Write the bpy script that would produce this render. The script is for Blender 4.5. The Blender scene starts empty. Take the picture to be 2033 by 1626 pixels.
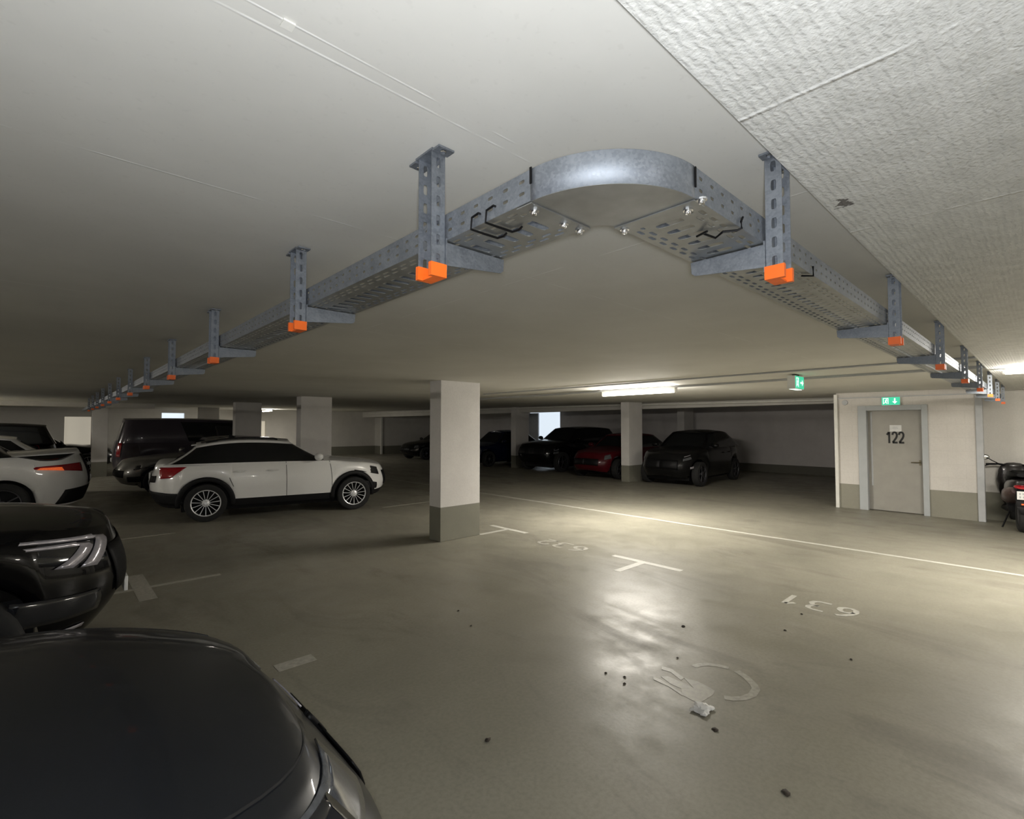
import bpy, bmesh, math, random
from mathutils import Vector, Matrix
random.seed(7)
PI = math.pi
sc = bpy.context.scene
COL = sc.collection

# ------------------------------------------------------------------ camera, world, exposure
cam = bpy.data.cameras.new('camera')
cam_o = bpy.data.objects.new('camera', cam)
COL.objects.link(cam_o)
cam.sensor_fit = 'HORIZONTAL'
cam.sensor_width = 36.0
cam.lens = 36.0 * 986.0 / 2033.0
cam.clip_start = 0.02
cam.clip_end = 200
cam_o.location = (0, 0, 1.7)
cam_o.rotation_euler = (math.radians(90 + 2.0), 0, math.radians(47.0 - 90.0))
sc.camera = cam_o

wd = bpy.data.worlds.new('world')
sc.world = wd
wd.use_nodes = True
wd.node_tree.nodes['Background'].inputs[0].default_value = (0.55, 0.57, 0.62, 1)
wd.node_tree.nodes['Background'].inputs[1].default_value = 0.02

sc.view_settings.view_transform = 'Standard'
sc.view_settings.look = 'None'
sc.view_settings.gamma = 1.0
sc.view_settings.use_curve_mapping = False
sc.view_settings.exposure = 2.0
sc.cycles.use_denoising = True
sc.cycles.max_bounces = 8
sc.cycles.diffuse_bounces = 5
sc.cycles.glossy_bounces = 4
sc.cycles.sample_clamp_indirect = 4.0

H = 2.394
def ceil_z(x, y):
    return H + 0.011 * max(0.0, (x + y) / 1.4142 - 9.0)

def area_light(loc, sx, sy, power, color, rot=(0, 0, 0)):
    l = bpy.data.lights.new('tube_light', 'AREA')
    l.shape = 'RECTANGLE'; l.size = sx; l.size_y = sy
    l.energy = power; l.color = color
    o = bpy.data.objects.new('tube_light', l)
    o.location = loc; o.rotation_euler = rot
    COL.objects.link(o)
    return o
WARM = (1.0, 0.945, 0.855)
# the two tubes on the rail over the drive lane, more tubes further back, and the phone's own lamp at the camera
LAMPS = [((7.74, 4.99), 'y', 110), ((7.74, -0.45), 'y', 92), ((7.74, 25.6), 'y', 60), ((-3.5, 20.0), 'x', 95)]
# fill lights without fixtures, added out of view behind and beside the camera
FILL = [((-7.6, 5.0), 'y', 85), ((-7.6, -0.5), 'y', 70), ((-7.6, 12.0), 'y', 90), ((7.74, -5.9), 'y', 105), ((0.4, -6.5), 'y', 90)]
for (lx, ly), ax, pw in LAMPS + FILL:
    z = ceil_z(lx, ly) - 0.10
    for ang, k in ((0, 0.43), (PI, 0.38), (PI / 2, 0.11), (-PI / 2, 0.11)):     # a round tube: down, up and both sides
        dx, dz = -0.055 * math.sin(ang), -0.03 * math.cos(ang)
        if ax == 'y': area_light((lx + dx, ly, z + dz), 0.07, 1.45, pw * k, WARM, (0, ang, 0))
        else: area_light((lx, ly - dx, z + dz), 1.45, 0.07, pw * k, WARM, (ang, 0, 0))
pl = bpy.data.lights.new('phone_light', 'POINT')
pl.energy = 20.5; pl.shadow_soft_size = 0.03; pl.color = (0.93, 0.96, 1.0)
plo = bpy.data.objects.new('phone_light', pl)
plo.location = (-0.012, -0.025, 1.705)
COL.objects.link(plo)

# ------------------------------------------------------------------ materials
def mat(name, color, rough=0.5, metal=0.0, spec=0.5, coat=0.0, noise=None, bump=None, emis=None, estr=0.0):
    m = bpy.data.materials.new(name); m.use_nodes = True
    nt = m.node_tree; b = nt.nodes['Principled BSDF']
    b.inputs['Base Color'].default_value = (*color, 1)
    b.inputs['Roughness'].default_value = rough
    b.inputs['Metallic'].default_value = metal
    b.inputs['Specular IOR Level'].default_value = spec
    b.inputs['Coat Weight'].default_value = coat
    b.inputs['Coat Roughness'].default_value = 0.03
    if noise:
        sc_, amt, rv = noise
        tc = nt.nodes.new('ShaderNodeTexCoord'); n = nt.nodes.new('ShaderNodeTexNoise')
        n.inputs['Scale'].default_value = sc_; n.inputs['Detail'].default_value = 5
        nt.links.new(tc.outputs['Object'], n.inputs['Vector'])
        r = nt.nodes.new('ShaderNodeValToRGB')
        r.color_ramp.elements[0].position = 0.3; r.color_ramp.elements[1].position = 0.7
        r.color_ramp.elements[0].color = (*[c * (1 - amt) for c in color], 1)
        r.color_ramp.elements[1].color = (*[min(1, c * (1 + amt)) for c in color], 1)
        nt.links.new(n.outputs['Fac'], r.inputs['Fac']); nt.links.new(r.outputs['Color'], b.inputs['Base Color'])
        if rv:
            mr = nt.nodes.new('ShaderNodeMapRange')
            mr.inputs['To Min'].default_value = max(0.02, rough - rv); mr.inputs['To Max'].default_value = min(1, rough + rv)
            nt.links.new(n.outputs['Fac'], mr.inputs['Value']); nt.links.new(mr.outputs['Result'], b.inputs['Roughness'])
    if bump:
        sc_, st, ds = bump
        tc = nt.nodes.new('ShaderNodeTexCoord'); n = nt.nodes.new('ShaderNodeTexNoise')
        n.inputs['Scale'].default_value = sc_; n.inputs['Detail'].default_value = 4
        nt.links.new(tc.outputs['Object'], n.inputs['Vector'])
        bp = nt.nodes.new('ShaderNodeBump'); bp.inputs['Strength'].default_value = st; bp.inputs['Distance'].default_value = ds
        nt.links.new(n.outputs['Fac'], bp.inputs['Height']); nt.links.new(bp.outputs['Normal'], b.inputs['Normal'])
    if emis:
        b.inputs['Emission Color'].default_value = (*emis, 1); b.inputs['Emission Strength'].default_value = estr
    return m

class NT:
    """small helper to write node graphs"""
    def __init__(s, m):
        s.nt = m.node_tree; s.b = s.nt.nodes['Principled BSDF']
        s.tc = s.nt.nodes.new('ShaderNodeTexCoord')
        s.sep = s.nt.nodes.new('ShaderNodeSeparateXYZ'); s.nt.links.new(s.tc.outputs['Object'], s.sep.inputs[0])
    def _in(s, sock, v):
        if hasattr(v, 'links'): s.nt.links.new(v, sock)
        elif isinstance(v, tuple) and len(v) == 3 and sock.type == 'RGBA': sock.default_value = (*v, 1)
        else: sock.default_value = v
    def math(s, op, a, b=0.0, c=0.0, clamp=False):
        n = s.nt.nodes.new('ShaderNodeMath'); n.operation = op; n.use_clamp = clamp
        s._in(n.inputs[0], a); s._in(n.inputs[1], b); s._in(n.inputs[2], c)
        return n.outputs[0]
    def noise(s, scale, detail=4, rough=0.5, vec=None, dist=0.0):
        n = s.nt.nodes.new('ShaderNodeTexNoise')
        n.inputs['Scale'].default_value = scale; n.inputs['Detail'].default_value = detail
        n.inputs['Roughness'].default_value = rough; n.inputs['Distortion'].default_value = dist
        s.nt.links.new(vec or s.tc.outputs['Object'], n.inputs['Vector'])
        return n.outputs['Fac']
    def scaled(s, sx, sy, sz):
        n = s.nt.nodes.new('ShaderNodeMapping'); n.inputs['Scale'].default_value = (sx, sy, sz)
        s.nt.links.new(s.tc.outputs['Object'], n.inputs['Vector'])
        return n.outputs[0]
    def range(s, v, a, b, lo=0.0, hi=1.0):
        n = s.nt.nodes.new('ShaderNodeMapRange'); n.interpolation_type = 'SMOOTHSTEP'
        s._in(n.inputs['Value'], v); n.inputs['From Min'].default_value = a; n.inputs['From Max'].default_value = b
        n.inputs['To Min'].default_value = lo; n.inputs['To Max'].default_value = hi
        return n.outputs[0]
    def mix(s, f, a, b):
        n = s.nt.nodes.new('ShaderNodeMix'); n.data_type = 'RGBA'
        s._in(n.inputs[0], f); s._in(n.inputs[6], a); s._in(n.inputs[7], b)
        return n.outputs[2]
    def bump(s, h, strength, dist):
        n = s.nt.nodes.new('ShaderNodeBump'); n.inputs['Strength'].default_value = strength; n.inputs['Distance'].default_value = dist
        s.nt.links.new(h, n.inputs['Height']); s.nt.links.new(n.outputs[0], s.b.inputs['Normal'])

M = {}
# floor: olive grey coating, scuffed
m = mat('floor_coating', (0.22, 0.21, 0.165), 0.34, spec=0.22); g = NT(m)
big = g.noise(0.55, 4, 0.55); mid = g.noise(3.0, 6, 0.6); fine = g.noise(42, 3, 0.6)
streak = g.noise(1.6, 5, 0.65, g.scaled(1.0, 0.35, 1), 0.8)
c = g.mix(g.range(big, 0.35, 0.65), (0.225, 0.214, 0.172), (0.275, 0.26, 0.21))
c = g.mix(g.range(streak, 0.53, 0.70, 0, 0.5), c, (0.14, 0.128, 0.106))
c = g.mix(g.range(mid, 0.62, 0.8, 0, 0.35), c, (0.32, 0.308, 0.265))
c = g.mix(g.range(fine, 0.3, 0.75, 0.0, 0.22), c, (0.08, 0.075, 0.06))
g.nt.links.new(c, g.b.inputs['Base Color'])
r = g.math('ADD', g.range(streak, 0.35, 0.7, 0.36, 0.50), g.range(mid, 0.3, 0.7, -0.05, 0.10))
g.nt.links.new(r, g.b.inputs['Roughness'])
g.bump(g.math('ADD', g.math('MULTIPLY', mid, 0.8), g.math('MULTIPLY', fine, 0.25)), 0.10, 0.02)
M['floor'] = m
# ceiling: off-white painted concrete with formwork seams
m = mat('ceiling_paint', (0.62, 0.61, 0.57), 0.8); g = NT(m)
brk = g.noise(5, 3)
def seam(coord, pos, w):
    d = g.math('ABSOLUTE', g.math('SUBTRACT', coord, pos))
    return g.range(d, 0.0, w, 1.0, 0.0)
s1 = g.math('MAXIMUM', seam(g.sep.outputs['Y'], 0.905, 0.005), seam(g.sep.outputs['Y'], 0.868, 0.004))
s2 = g.math('MAXIMUM', seam(g.sep.outputs['Y'], 1.62, 0.005), seam(g.sep.outputs['X'], 1.62, 0.006))
s3 = g.math('MAXIMUM', g.math('MAXIMUM', s1, s2), seam(g.sep.outputs['Y'], 3.35, 0.006))
s3 = g.math('MULTIPLY', s3, g.range(brk, 0.42, 0.6))
blot = g.noise(1.1, 5, 0.6); spk = g.noise(60, 2)
c = g.mix(g.range(blot, 0.3, 0.7), (0.60, 0.59, 0.55), (0.66, 0.65, 0.61))
c = g.mix(g.math('MULTIPLY', s3, 0.6), c, (0.85, 0.85, 0.83))
c = g.mix(g.range(spk, 0.62, 0.75, 0, 0.12), c, (0.40, 0.39, 0.36))
g.nt.links.new(c, g.b.inputs['Base Color'])
g.bump(g.math('ADD', g.math('MULTIPLY', spk, 0.10), s3), 0.25, 0.004)
M['ceiling'] = m
# insulation boards screwed under the ceiling: rough sprayed face, seams every 0.88 m
m = mat('board_paint', (0.66, 0.66, 0.63), 0.85); g = NT(m)
w = g.nt.nodes.new('ShaderNodeTexWave'); w.inputs['Scale'].default_value = 17; w.inputs['Distortion'].default_value = 4.5
w.inputs['Detail'].default_value = 3; w.inputs['Detail Scale'].default_value = 3.0; w.bands_direction = 'Y'
g.nt.links.new(g.tc.outputs['Object'], w.inputs['Vector'])
n1 = g.noise(70, 3, 0.6); n2 = g.noise(14, 4, 0.6)
fx = g.math('ABSOLUTE', g.math('SUBTRACT', g.math('FRACT', g.math('DIVIDE', g.math('ADD', g.sep.outputs['X'], 3.35 + 0.44 * 1.0), 0.88)), 0.5))
sm = g.range(fx, 0.0, 0.011, 1.0, 0.0)
brk = g.noise(7, 4)
sm = g.math('MULTIPLY', sm, g.range(brk, 0.40, 0.55))
h = g.math('ADD', g.math('MULTIPLY', w.outputs['Fac'], 0.42), g.math('ADD', g.math('MULTIPLY', n1, 0.7), g.math('MULTIPLY', n2, 0.8)))
h = g.math('ADD', h, g.math('MULTIPLY', sm, 0.9))
dx = g.math('MULTIPLY', g.math('SUBTRACT', g.sep.outputs['X'], 1.66), 0.55); dy = g.math('SUBTRACT', g.sep.outputs['Y'], 0.375)
dd = g.math('ADD', g.math('SQRT', g.math('ADD', g.math('MULTIPLY', dx, dx), g.math('MULTIPLY', dy, dy))), g.math('MULTIPLY', g.math('SUBTRACT', g.noise(38, 4, 0.6), 0.5), 0.13))
chip = g.range(dd, 0.012, 0.018, 1, 0)
c = g.mix(g.range(n2, 0.35, 0.65), (0.62, 0.62, 0.59), (0.70, 0.70, 0.67))
c = g.mix(g.math('MULTIPLY', sm, 0.5), c, (0.78, 0.78, 0.76))
c = g.mix(chip, c, (0.16, 0.15, 0.14))
g.nt.links.new(c, g.b.inputs['Base Color'])
g.bump(g.math('SUBTRACT', h, chip), 0.55, 0.006)
M['board'] = m
# walls and pillars: white above, olive grey plinth paint up to 0.5 m
def wall_mat(name, white, dado, top=0.505, seed=0.0, block=False):
    m = mat(name, white, 0.75); g = NT(m)
    n = g.noise(2.0 + seed, 5, 0.6); f = g.noise(55, 3)
    wht = g.mix(g.range(n, 0.3, 0.7), tuple(c * 0.93 for c in white), white)
    if block:
        br = g.nt.nodes.new('ShaderNodeTexBrick'); br.inputs['Scale'].default_value = 1.0
        br.inputs['Brick Width'].default_value = 0.5; br.inputs['Row Height'].default_value = 0.25; br.inputs['Mortar Size'].default_value = 0.006
        mp = g.nt.nodes.new('ShaderNodeCombineXYZ'); g.nt.links.new(g.sep.outputs['Y'], mp.inputs[0]); g.nt.links.new(g.sep.outputs['Z'], mp.inputs[1])
        g.nt.links.new(mp.outputs[0], br.inputs['Vector'])
        wht = g.mix(g.math('MULTIPLY', br.outputs['Fac'], 0.14), wht, tuple(c * 0.62 for c in white))
    dd = g.mix(g.range(n, 0.3, 0.7), tuple(c * 0.9 for c in dado), dado)
    st = g.range(g.sep.outputs['Z'], top - 0.003, top + 0.003)
    c = g.mix(st, dd, wht)
    c = g.mix(g.range(f, 0.3, 0.75, 0, 0.08), c, (0.1, 0.1, 0.09))
    g.nt.links.new(c, g.b.inputs['Base Color'])
    g.bump(g.math('ADD', f, g.math('MULTIPLY', n, 0.4)), 0.15, 0.004)
    return m
M['wall'] = wall_mat('wall_paint', (0.62, 0.60, 0.56), (0.19, 0.185, 0.145))
M['block_wall'] = wall_mat('block_wall_paint', (0.64, 0.61, 0.57), (0.27, 0.26, 0.21), block=True)
M['bay_wall'] = wall_mat('bay_wall_paint', (0.66, 0.63, 0.62), (0.14, 0.135, 0.11), 0.3, 0.3)
M['pillar'] = wall_mat('pillar_paint', (0.64, 0.62, 0.60), (0.20, 0.195, 0.155), seed=0.7)
# metals
m = mat('galvanised_steel', (0.30, 0.32, 0.35), 0.55, 0.75); g = NT(m)
v = g.nt.nodes.new('ShaderNodeTexVoronoi'); v.inputs['Scale'].default_value = 190; g.nt.links.new(g.tc.outputs['Object'], v.inputs['Vector'])
n = g.noise(18, 5, 0.6)
vs = g.nt.nodes.new('ShaderNodeSeparateColor'); g.nt.links.new(v.outputs['Color'], vs.inputs[0])
q = g.math('ADD', g.math('MULTIPLY', vs.outputs[0], 0.25), g.math('MULTIPLY', n, 0.75))
g.nt.links.new(g.mix(g.range(q, 0.25, 0.75), (0.20, 0.22, 0.25), (0.29, 0.313, 0.345)), g.b.inputs['Base Color'])
g.nt.links.new(g.range(q, 0.2, 0.8, 0.52, 0.66), g.b.inputs['Roughness'])
M['steel'] = m
M['tray_sheet'] = mat('tray_sheet_zinc', (0.40, 0.41, 0.41), 0.42, 0.9, noise=(14, 0.16, 0.08))
M['bolt'] = mat('zinc_bolt', (0.75, 0.76, 0.78), 0.2, 1.0)
M['orange'] = mat('orange_plastic', (0.95, 0.16, 0.015), 0.45, noise=(30, 0.06, 0))
M['black_plastic'] = mat('black_plastic', (0.005, 0.005, 0.0055), 0.5, spec=0.15, noise=(40, 0.2, 0.1))
M['cladding'] = mat('charcoal_cladding', (0.008, 0.008, 0.009), 0.6, spec=0.25, noise=(60, 0.2, 0.1))
M['rubber'] = mat('tyre_rubber', (0.010, 0.010, 0.010), 0.85, noise=(25, 0.3, 0.05))
M['alloy'] = mat('silver_alloy', (0.82, 0.83, 0.85), 0.35, 0.5, noise=(20, 0.06, 0))
M['dark_alloy'] = mat('grey_alloy', (0.10, 0.10, 0.11), 0.35, 0.7, noise=(20, 0.06, 0))
M['chrome'] = mat('chrome', (0.75, 0.76, 0.78), 0.12, 1.0, noise=(9, 0.05, 0))
M['tinted_glass'] = mat('tinted_glass', (0.008, 0.009, 0.010), 0.04, spec=0.5, noise=(2, 0.2, 0))
M['red_lens'] = mat('red_lens', (0.30, 0.006, 0.012), 0.12, coat=0.6, noise=(50, 0.15, 0))
M['amber_lens'] = mat('amber_lens', (0.9, 0.13, 0.03), 0.15, coat=0.5, noise=(90, 0.2, 0), emis=(1, 0.16, 0.04), estr=0.10)
M['clear_lens'] = mat('clear_lens', (0.11, 0.115, 0.125), 0.06, 0.3, coat=0.8, noise=(30, 0.25, 0))
M['dark_lens'] = mat('smoked_lens', (0.012, 0.013, 0.016), 0.06, coat=0.7, noise=(30, 0.2, 0))
M['pale_reflector'] = mat('pale_reflector', (0.50, 0.48, 0.52), 0.22, 0.5, noise=(30, 0.1, 0))
M['plate_white'] = mat('number_plate_white', (0.75, 0.75, 0.73), 0.4, noise=(12, 0.04, 0))
M['seam'] = mat('shut_line', (0.003, 0.003, 0.003), 0.8, noise=(9, 0.1, 0))
def paint(name, c, r=0.28, flake=0.04, metal=0.0, spec=0.5, coat=0.9):
    M[name] = mat(name, c, r, metal, spec=spec, coat=coat, noise=(180, flake, 0))
paint('white_paint', (0.80, 0.80, 0.79))
paint('silver_paint', (0.16, 0.155, 0.14), 0.35, 0.06, 0.5)
paint('grey_paint', (0.008, 0.009, 0.011), 0.34, 0.12, 0.0, 0.25, 0.35)
paint('black_paint', (0.0025, 0.0025, 0.003), 0.2, 0.04, 0.0, 0.12, 0.45)
paint('blue_paint', (0.003, 0.005, 0.022), spec=0.2, coat=0.35)
paint('red_paint', (0.055, 0.002, 0.005), spec=0.2, coat=0.35)
paint('charcoal_paint', (0.0045, 0.0045, 0.005), spec=0.2, coat=0.35)
paint('van_paint', (0.050, 0.042, 0.052), spec=0.2, coat=0.35)
M['line_white'] = mat('marking_white', (0.44, 0.43, 0.385), 0.55, noise=(22, 0.14, 0.1))
M['line_worn'] = mat('marking_worn', (0.36, 0.345, 0.30), 0.5, noise=(30, 0.22, 0.1))
M['line_faint'] = mat('marking_faint', (0.30, 0.287, 0.245), 0.45, spec=0.3, noise=(30, 0.22, 0.1))
M['line_yellow'] = mat('marking_cream', (0.36, 0.34, 0.24), 0.55, noise=(22, 0.15, 0.1))
M['door_leaf'] = mat('door_leaf_grey', (0.30, 0.288, 0.258), 0.5, noise=(5, 0.06, 0.05))
M['door_frame'] = mat('door_frame_grey', (0.40, 0.42, 0.43), 0.45, noise=(6, 0.05, 0.05))
M['trim_grey'] = mat('trim_grey', (0.42, 0.43, 0.44), 0.5, noise=(8, 0.07, 0.05))
M['trim_white'] = mat('trim_white', (0.72, 0.71, 0.66), 0.5, noise=(8, 0.05, 0.05))
M['black_ink'] = mat('black_ink', (0.006, 0.006, 0.006), 0.6, noise=(30, 0.2, 0))
M['brass'] = mat('dull_brass', (0.17, 0.15, 0.10), 0.45, 0.6, noise=(20, 0.15, 0))
M['paper'] = mat('paper', (0.62, 0.62, 0.61), 0.8, noise=(20, 0.05, 0))
M['lamp_body'] = mat('lamp_body_white', (0.75, 0.75, 0.72), 0.45, noise=(6, 0.03, 0))
M['tube'] = mat('tube_glow', (0.9, 0.9, 0.85), 0.4, emis=(1.0, 0.93, 0.74), estr=3.5)
M['sign_green'] = mat('sign_green', (0.02, 0.40, 0.24), 0.4, emis=(0.03, 0.42, 0.24), estr=0.30)
M['sign_white'] = mat('sign_white', (0.8, 0.9, 0.86), 0.4, emis=(0.80, 1.0, 0.92), estr=0.32)
M['daylight'] = mat('daylit_pane', (0.7, 0.75, 0.8), 0.3, emis=(0.80, 0.90, 1.0), estr=0.22)
M['warm_pane'] = mat('warm_lit_pane', (0.7, 0.66, 0.55), 0.5, emis=(1.0, 0.92, 0.76), estr=0.07)  # added glow for a lit wall piece and a pale doorway
M['leaf'] = mat('dry_leaf', (0.035, 0.026, 0.018), 0.8, noise=(60, 0.3, 0))
M['scooter_paint'] = mat('dark_scooter_paint', (0.012, 0.010, 0.011), 0.3, coat=0.6, noise=(80, 0.1, 0))
M['scooter_brown'] = mat('brown_scooter_panel', (0.055, 0.028, 0.026), 0.4, coat=0.4, noise=(40, 0.12, 0))

# ------------------------------------------------------------------ mesh helpers
class MB:
    def __init__(s): s.v = []; s.f = []
    def quad_grid(s, pts, close_u=False, flip=False):
        n0 = len(s.v); R = len(pts); Cn = len(pts[0])
        for row in pts: s.v.extend([tuple(p) for p in row])
        for i in range(R - 1):
            for j in range(Cn if close_u else Cn - 1):
                j2 = (j + 1) % Cn
                q = (n0 + i * Cn + j, n0 + i * Cn + j2, n0 + (i + 1) * Cn + j2, n0 + (i + 1) * Cn + j)
                s.f.append(q[::-1] if flip else q)
        return s
    def box(s, x0, x1, y0, y1, z0, z1):
        n = len(s.v)
        s.v += [(x0, y0, z0), (x1, y0, z0), (x1, y1, z0), (x0, y1, z0), (x0, y0, z1), (x1, y0, z1), (x1, y1, z1), (x0, y1, z1)]
        s.f += [tuple(n + k for k in q) for q in ((0, 3, 2, 1), (4, 5, 6, 7), (0, 1, 5, 4), (1, 2, 6, 5), (2, 3, 7, 6), (3, 0, 4, 7))]
        return s
    def prism(s, poly, h0, h1, ax='z'):
        """extrude a 2D polygon along an axis: 'z' (x,y), 'y' (x,z), 'x' (y,z)"""
        def P(p, h): return {'z': (p[0], p[1], h), 'y': (p[0], h, p[1]), 'x': (h, p[0], p[1])}[ax]
        n = len(s.v); k = len(poly)
        s.v += [P(p, h0) for p in poly] + [P(p, h1) for p in poly]
        s.f.append(tuple(n + i for i in range(k))[::-1]); s.f.append(tuple(n + k + i for i in range(k)))
        for i in range(k):
            j = (i + 1) % k
            s.f.append((n + i, n + j, n + k + j, n + k + i))
        return s
    def tube(s, path, r, seg=8, caps=True):
        path = [Vector(p) for p in path]; rings = []
        up = Vector((0, 0, 1))
        for i, p in enumerate(path):
            d = (path[min(i + 1, len(path) - 1)] - path[max(i - 1, 0)]).normalized()
            a = d.cross(up) if abs(d.dot(up)) < 0.95 else d.cross(Vector((1, 0, 0)))
            a.normalize(); b = a.cross(d)
            rr = r[i] if isinstance(r, (list, tuple)) else r
            rings.append([p + a * rr * math.cos(2 * PI * k / seg) + b * rr * math.sin(2 * PI * k / seg) for k in range(seg)])
        n = len(s.v)
        s.quad_grid(rings, True)
        if caps:
            s.f.append(tuple(n + k for k in range(seg))[::-1])
            m_ = n + (len(path) - 1) * seg
            s.f.append(tuple(m_ + k for k in range(seg)))
        return s
    def lathe(s, prof, seg=32, axis='y', c=(0, 0, 0)):
        """prof: (radius, height along axis)"""
        rings = []
        for r, h in prof:
            ring = []
            for k in range(seg):
                a = 2 * PI * k / seg; u, w = r * math.cos(a), r * math.sin(a)
                ring.append({'y': (c[0] + u, c[1] + h, c[2] + w), 'z': (c[0] + u, c[1] + w, c[2] + h), 'x': (c[0] + h, c[1] + u, c[2] + w)}[axis])
            rings.append(ring)
        return s.quad_grid(rings, True)
    def sphere(s, c, r, seg=16, rings=10):
        rx, ry, rz = (r, r, r) if not isinstance(r, tuple) else r
        pts = []
        for i in range(rings + 1):
            a = PI * i / rings - PI / 2
            pts.append([(c[0] + rx * math.cos(a) * math.cos(2 * PI * k / seg), c[1] + ry * math.cos(a) * math.sin(2 * PI * k / seg), c[2] + rz * math.sin(a)) for k in range(seg)])
        return s.quad_grid(pts, True)
    def add(s, v, f):
        n = len(s.v); s.v += [tuple(p) for p in v]; s.f += [tuple(n + i for i in q) for q in f]
        return s
    def build(s, name, m, parent=None, smooth=False, angle=35, weld=False, bevel=0.0, solid=0.0, off=0.0, recalc=True):
        me = bpy.data.meshes.new(name); me.from_pydata(s.v, [], s.f)
        bm = bmesh.new(); bm.from_mesh(me)
        if weld: bmesh.ops.remove_doubles(bm, verts=bm.verts, dist=1e-5)
        if recalc: bmesh.ops.recalc_face_normals(bm, faces=bm.faces)
        bm.to_mesh(me); bm.free()
        if smooth:
            me.shade_smooth(); me.set_sharp_from_angle(angle=math.radians(angle))
        o = bpy.data.objects.new(name, me); COL.objects.link(o)
        me.materials.append(M[m] if isinstance(m, str) else m)
        if solid:
            md = o.modifiers.new('thickness', 'SOLIDIFY'); md.thickness = solid; md.offset = off
        if bevel:
            md = o.modifiers.new('bevel', 'BEVEL'); md.width = bevel; md.segments = 2; md.limit_method = 'ANGLE'
        if parent: o.parent = parent
        return o

def tag(o, label, cat, group=None):
    o['label'] = label; o['category'] = cat
    if group: o['group'] = group
    return o
def struct(o, label=None):
    o['kind'] = 'structure'
    if label: o['label'] = label
    return o
def thing(name, label, cat, loc=(0, 0, 0), rz=0.0, group=None):
    o = bpy.data.objects.new(name, None); COL.objects.link(o)
    o.empty_display_size = 0.1; o.location = loc; o.rotation_euler = (0, 0, rz)
    return tag(o, label, cat, group)
def kids(o): return [c for c in COL.objects if c.parent == o]
def copy_tree(o, parent=None):
    c = o.copy(); COL.objects.link(c)
    if parent: c.parent = parent
    for ch in kids(o): copy_tree(ch, c)
    return c
DIG = {'1': [[(0.22, 0.74), (0.55, 0.97)], [(0.60, 1.0), (0.60, 0.0)]],
       '2': [[(0.08, 0.74), (0.14, 0.88), (0.28, 0.96), (0.48, 0.98), (0.68, 0.92), (0.80, 0.78), (0.78, 0.62), (0.66, 0.46), (0.12, 0.07)], [(0.06, 0.06), (0.90, 0.06)]],
       '3': [[(0.10, 0.94), (0.55, 0.94), (0.76, 0.86), (0.80, 0.72), (0.70, 0.58), (0.42, 0.53)], [(0.45, 0.53), (0.74, 0.46), (0.84, 0.30), (0.76, 0.13), (0.55, 0.06), (0.08, 0.06)]],
       '6': [[(0.74, 0.94), (0.46, 0.84), (0.24, 0.62), (0.14, 0.36), (0.20, 0.16), (0.40, 0.06), (0.62, 0.07), (0.80, 0.20), (0.80, 0.38), (0.64, 0.52), (0.42, 0.52), (0.22, 0.40)]]}
def digit(b, ch, P, w):
    """a stroked numeral in a unit box (u to the right, v up), mapped by P"""
    for path in DIG[ch]:
        L, R = [], []
        for i, p in enumerate(path):
            a, c = path[max(0, i - 1)], path[min(len(path) - 1, i + 1)]
            dx, dy = c[0] - a[0], (c[1] - a[1]) * 2.0; l = math.hypot(dx, dy) or 1
            nx, ny = -dy / l * w / 2, dx / l * w / 4
            L.append(P(p[0] + nx, p[1] + ny)); R.append(P(p[0] - nx, p[1] - ny))
        b.quad_grid([[l_, r_] for l_, r_ in zip(L, R)])

# ------------------------------------------------------------------ the setting
def ceiling():
    b = MB(); xs = [-14 + 2.0 * i for i in range(20)]; ys = [-10 + 2.0 * i for i in range(22)]
    b.quad_grid([[(x, y, ceil_z(x, y)) for y in ys] for x in xs])
    o = b.build('ceiling', 'ceiling', recalc=False, smooth=True)
    o.modifiers.new('slab', 'SOLIDIFY').thickness = 0.25
    o.modifiers['slab'].offset = 1.0
    n = o.data.polygons[0].normal
    if n.z > 0: o.data.flip_normals()
    o.modifiers['slab'].offset = -1.0
    struct(o)
ceiling()
struct(MB().box(-14, 24, -10, 32, -0.3, 0).build('floor', 'floor'))
struct(MB().box(-9, 12.3, -7.0, 0.424, 2.344, 2.393).build('trim_1', 'board'), 'rough white insulation boards under the ceiling beside the cable tray')
def pillar(x, y, dx=0.75, dy=0.29, label=''):
    o = MB().box(x, x + dx, y, y + dy, 0, ceil_z(x + dx, y + dy) + 0.02).build('pillar', 'pillar', bevel=0.006)
    o['kind'] = 'structure'; o['label'] = label
for x, y, l in ((4.26, 6.12, 'white rectangular pillar with grey plinth paint, nearest to the camera'),
                (4.36, 12.0, 'white pillar behind the white crossover'), (4.2, 17.0, 'pillar second behind the white crossover, beside the dark van'),
                (4.63, 24.3, 'pale pillar far beyond the dark van'), (13.1, 8.76, 'white pillar between the red car and the charcoal crossover'),
                (17.95, 9.5, 'dim pillar at the back of the unlit bays'), (14.2, 15.0, 'dim pillar beside the black off-roader'),
                (1.08, 22.0, 'pale lit pillar between the white cars and the van')):
    pillar(x, y, 0.42 if x < 2 else 0.75, label=l)
# door wall with its opening, right of it the scooter wall
b = MB()
for y0, y1, z0, z1 in ((0.83, 1.60, 0, H + 0.02), (2.52, 3.03, 0, H + 0.02), (1.60, 2.52, 2.035, H + 0.02)):
    b.box(12.3, 12.55, y0, y1, z0, z1)
struct(b.build('wall_door', 'block_wall'))
struct(MB().box(12.55, 19.8, 2.78, 3.03, 0, H + 0.2).build('wall_side', 'bay_wall'))
struct(MB().box(12.66, 12.9, -9, 0.83, 0, H + 0.02).build('wall_scooter', 'wall'))
struct(MB().box(12.55, 12.9, 0.83, 1.0, 0, H + 0.02).build('wall_return', 'wall'))
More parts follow.
